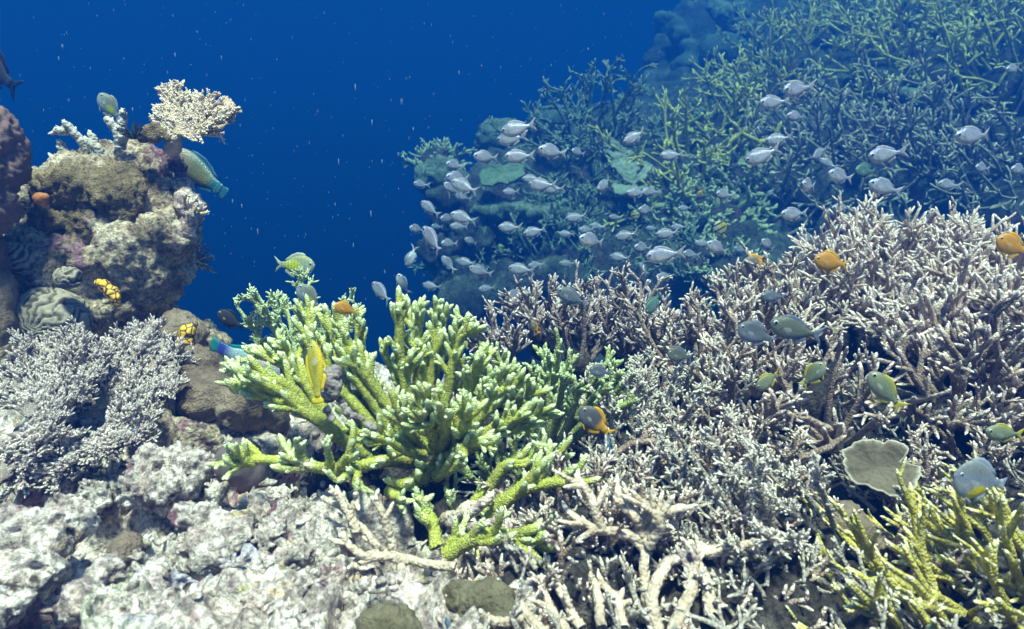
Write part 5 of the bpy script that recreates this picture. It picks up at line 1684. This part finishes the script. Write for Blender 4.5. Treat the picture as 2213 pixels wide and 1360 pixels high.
for k, (px, py, L, a, yw, lab) in enumerate(school):
    fish('silver', 'chromis', lab, px, py, L * 1.06, a, .072 * rf.uniform(.92, 1.08), yaw=yw + rf.uniform(-22, 22), bend=rf.choice([-.5, 0., .5]), name="silver_chromis", group=SCH)

ONE = [
    ('black', 'damsel', "black fish at the top left cut by the picture edge, tail pointing down right", -14, 148, 150, 42, .20, None, 0, 0, "surgeonfish"),
    ('greypatch', 'damsel', "small yellow green striped fish nosing up above the crusted branches on the pinnacle", 238, 232, 66, 55, .075, 1.42, 15, 0, "damselfish"),
    ('parrot', 'parrot', "brown green parrotfish with a blue tail slipping behind the pinnacle", 436, 375, 158, 38, .24, 1.50, 5, .4, "parrotfish"),
    ('black', 'damsel', "black fish in the blue gap between the pinnacle and the green corals", 499, 692, 66, 32, .08, 1.25, 5, 0, "damselfish"),
    ('parrotblue', 'parrot', "pale blue parrotfish with a teal tail nosing behind the big green staghorn", 527, 777, 175, 205, .24, 1.16, 5, 0, "parrotfish"),
    ('patch', 'damsel', "pale fish with a yellow flank swimming right above the feathery green coral", 637, 573, 90, 183, .09, None, 5, 0, "damselfish"),
    ('greypatch', 'damsel', "grey fish with a dim yellow flank crossing the feathery green coral", 668, 644, 72, 52, .08, 1.2, 10, 0, "damselfish"),
    ('orange', 'damsel', "small orange yellow fish over the left fingertips of the big green staghorn", 747, 668, 46, 22, .05, 1.04, 30, 0, "damselfish"),
    ('yellowslim', 'slim', "slender bright yellow fish hanging nose up before the big green staghorn", 682, 805, 142, 86, .12, .99, 0, 0, "wrasse"),
    ('lemon', 'damsel', "tiny dark yellow fish hiding beside the beaded sponge", 732, 890, 26, 75, .03, 1.0, 20, 0, "damselfish"),
    ('orange', 'damsel', "bright orange fish left of the pink crest, nose to the left", 1797, 567, 80, 10, .085, 1.45, 5, 0, "damselfish"),
    ('orange', 'damsel', "bright orange fish at the right edge above the pink thicket", 2190, 532, 86, 22, .085, 1.35, 5, 0, "damselfish"),
    ('half', 'disc', "brownish fish with an orange rear half behind the left end of the pink thicket", 1637, 578, 78, -2, .10, 1.62, 5, 0, "damselfish"),
    ('grey', 'damsel', "blue grey fish hovering over the pale left part of the mauve thicket", 1636, 722, 92, 20, .09, 1.15, 5, 0, "damselfish"),
    ('olive', 'chromis', "long olive grey fish with a forked tail right of the blue grey one", 1722, 713, 122, 14, .10, 1.12, 0, 0, "damselfish"),
    ('grey', 'chromis', "small flat grey fish above the long olive grey one", 1672, 641, 58, 2, .07, 1.3, 5, 0, "damselfish"),
    ('grey', 'chromis', "dark grey fish in front of the round headed mauve coral", 1238, 643, 78, 26, .08, 1.3, 0, 0, "damselfish"),
    ('tealf', 'damsel', "teal green fish angled nose down at the right of the round headed mauve coral", 1412, 655, 56, -55, .07, 1.3, 10, 0, "damselfish"),
    ('pale', 'damsel', "pale yellow green fish with its yellow tail down in the dark hollow", 1756, 810, 66, 125, .08, 1.1, 20, 0, "damselfish"),
    ('pale', 'damsel', "pale green fish slanting nose down to the left above the dark hollow", 1660, 822, 66, -32, .08, 1.15, 10, 0, "damselfish"),
    ('pale', 'chromis', "olive yellow fish slanting across the dark hollow, tail to the lower right", 1915, 846, 110, 48, .10, 1.05, 0, 0, "damselfish"),
    ('olive', 'damsel', "dull olive fish low among the grey twigs right of the darker green staghorn", 1470, 768, 60, 10, .07, 1.2, 10, 0, "damselfish"),
    ('pale', 'chromis', "whitish green fish near the right edge above the blue grey angelfish", 2172, 936, 92, 5, .09, .95, 5, 0, "damselfish"),
    ('angel', 'disc', "blue grey disc shaped fish with a bright yellow belly spot at the lower right", 2118, 1038, 132, 10, .11, .80, 10, 0, "angelfish"),
    ('greytail', 'damsel', "dark fish with a yellow tail facing up left beside the grey bush", 1288, 912, 92, 42, .09, 1.0, 5, 0, "damselfish"),
    ('black', 'damsel', "dark fish half hidden between the green staghorn and the small mauve bush", 1036, 733, 46, 15, .06, 1.28, 10, 0, "damselfish"),
    ('lemon', 'damsel', "tiny lemon fish beside the dark half hidden one", 1006, 746, 22, 60, .03, 1.2, 10, 0, "damselfish"),
    ('half', 'chromis', "small tan fish among the dusky mauve coral tips", 1157, 708, 34, 60, .05, 1.3, 10, 0, "damselfish"),
    ('bluef', 'slim', "dark blue slim fish hanging upright below the yellow tailed fish", 1312, 966, 56, 88, .07, 1.0, 0, 0, "wrasse"),
    ('grey', 'damsel', "dark grey fish over the tips of the darker green staghorn", 1298, 803, 50, 12, .06, 1.1, 10, 0, "damselfish"),
    ('bluef', 'damsel', "blue fish peeking out under the lilac plate coral", 284, 944, 48, 190, .06, 1.02, 20, 0, "damselfish"),
    ('bars', 'disc', "small yellow and white fish hanging upright in the middle of the slope", 1373, 467, 24, 80, .06, None, 10, 0, "butterflyfish"),
    ('bars', 'disc', "black and yellow barred fish in the dark right of the school", 1558, 497, 40, 60, .08, None, 10, 0, "butterflyfish"),
    ('half', 'damsel', "small brown fish above the knobbly teal coral", 1513, 418, 26, -60, .06, None, 10, 0, "damselfish"),
    ('lemon', 'damsel', "tiny yellow fish left of the slope's centre near the blue lumps", 1083, 532, 14, 10, .04, None, 10, 0, "damselfish"),
    ('tealf', 'damsel', "faint teal fish over the left half of the beige thicket", 1870, 370, 54, 0, .08, None, 20, 0, "damselfish"),
    ('bluef', 'slim', "tip of a small blue fish at the bottom edge beside the olive lump", 968, 1352, 40, 75, .05, .72, 0, 0, "wrasse"),
]
for kind, shp, lab, px, py, L, a, real, d, yw, bd_, nm in ONE:
    fish(kind, shp, lab, px, py, L, a, real, d=d, yaw=yw, bend=bd_, name=nm)

# ------------------------------------------------------------------ drifting specks
rp = np.random.default_rng(8)
sv, sf = uvball(4, 5)
N_ = 900
Vb, Fb = [], [[], []]
for k in range(N_):
    d = rp.uniform(.55, 3.2)
    p = P(rp.uniform(-50, 2260), rp.uniform(-40, 1100), d) if k % 3 else P(rp.uniform(100, 1400), rp.uniform(-20, 600), d)
    r = d * rp.choice([.0004, .0006, .0013], p=[.6, .32, .08]) * .75
    v = sv * np.array([r, r, r * rp.uniform(1.5, 5)]) + p
    Vb.append(v)
    for j in (0, 1):
        Fb[j].append(sf[j] + k * len(sv))
t = NT("plankton")
mm = t.fin((.35, .45, .55), .6)
mm.node_tree.nodes['Principled BSDF'].inputs['Alpha'].default_value = .45
tag(mesh_np("drifting_plankton", np.vstack(Vb), [np.vstack(Fb[0]), np.vstack(Fb[1])], mm), "tiny pale specks of plankton drifting through the blue water", "plankton", kind='stuff')

# ------------------------------------------------------------------ water
def box(name, lo, hi, mat):
    x0, y0, z0 = lo
    x1, y1, z1 = hi
    V = [(x, y, z) for x in (x0, x1) for y in (y0, y1) for z in (z0, z1)]
    Fc = np.array([(0, 1, 3, 2), (4, 6, 7, 5), (0, 4, 5, 1), (2, 3, 7, 6), (0, 2, 6, 4), (1, 5, 7, 3)])
    return mesh_np(name, V, Fc, mat, smooth=False)


hm = bpy.data.materials.new("clear_sea_water")
hm.use_nodes = True
ht = hm.node_tree
for n in list(ht.nodes):
    ht.nodes.remove(n)
ho = ht.nodes.new("ShaderNodeOutputMaterial")
hv = ht.nodes.new("ShaderNodeVolumePrincipled")
hv.inputs['Color'].default_value = (.0015, .0255, .135, 1)
hv.inputs['Absorption Color'].default_value = (.17, .45, .44, 1)
hv.inputs['Density'].default_value = .46
hv.inputs['Anisotropy'].default_value = 0.2
ht.links.new(hv.outputs[0], ho.inputs['Volume'])
haze = box("haze", (-46, -46, -13), (46, 46, 3.1), hm)
tag(haze, "clear deep blue sea water filling the whole view between the corals", "water", kind='stuff')
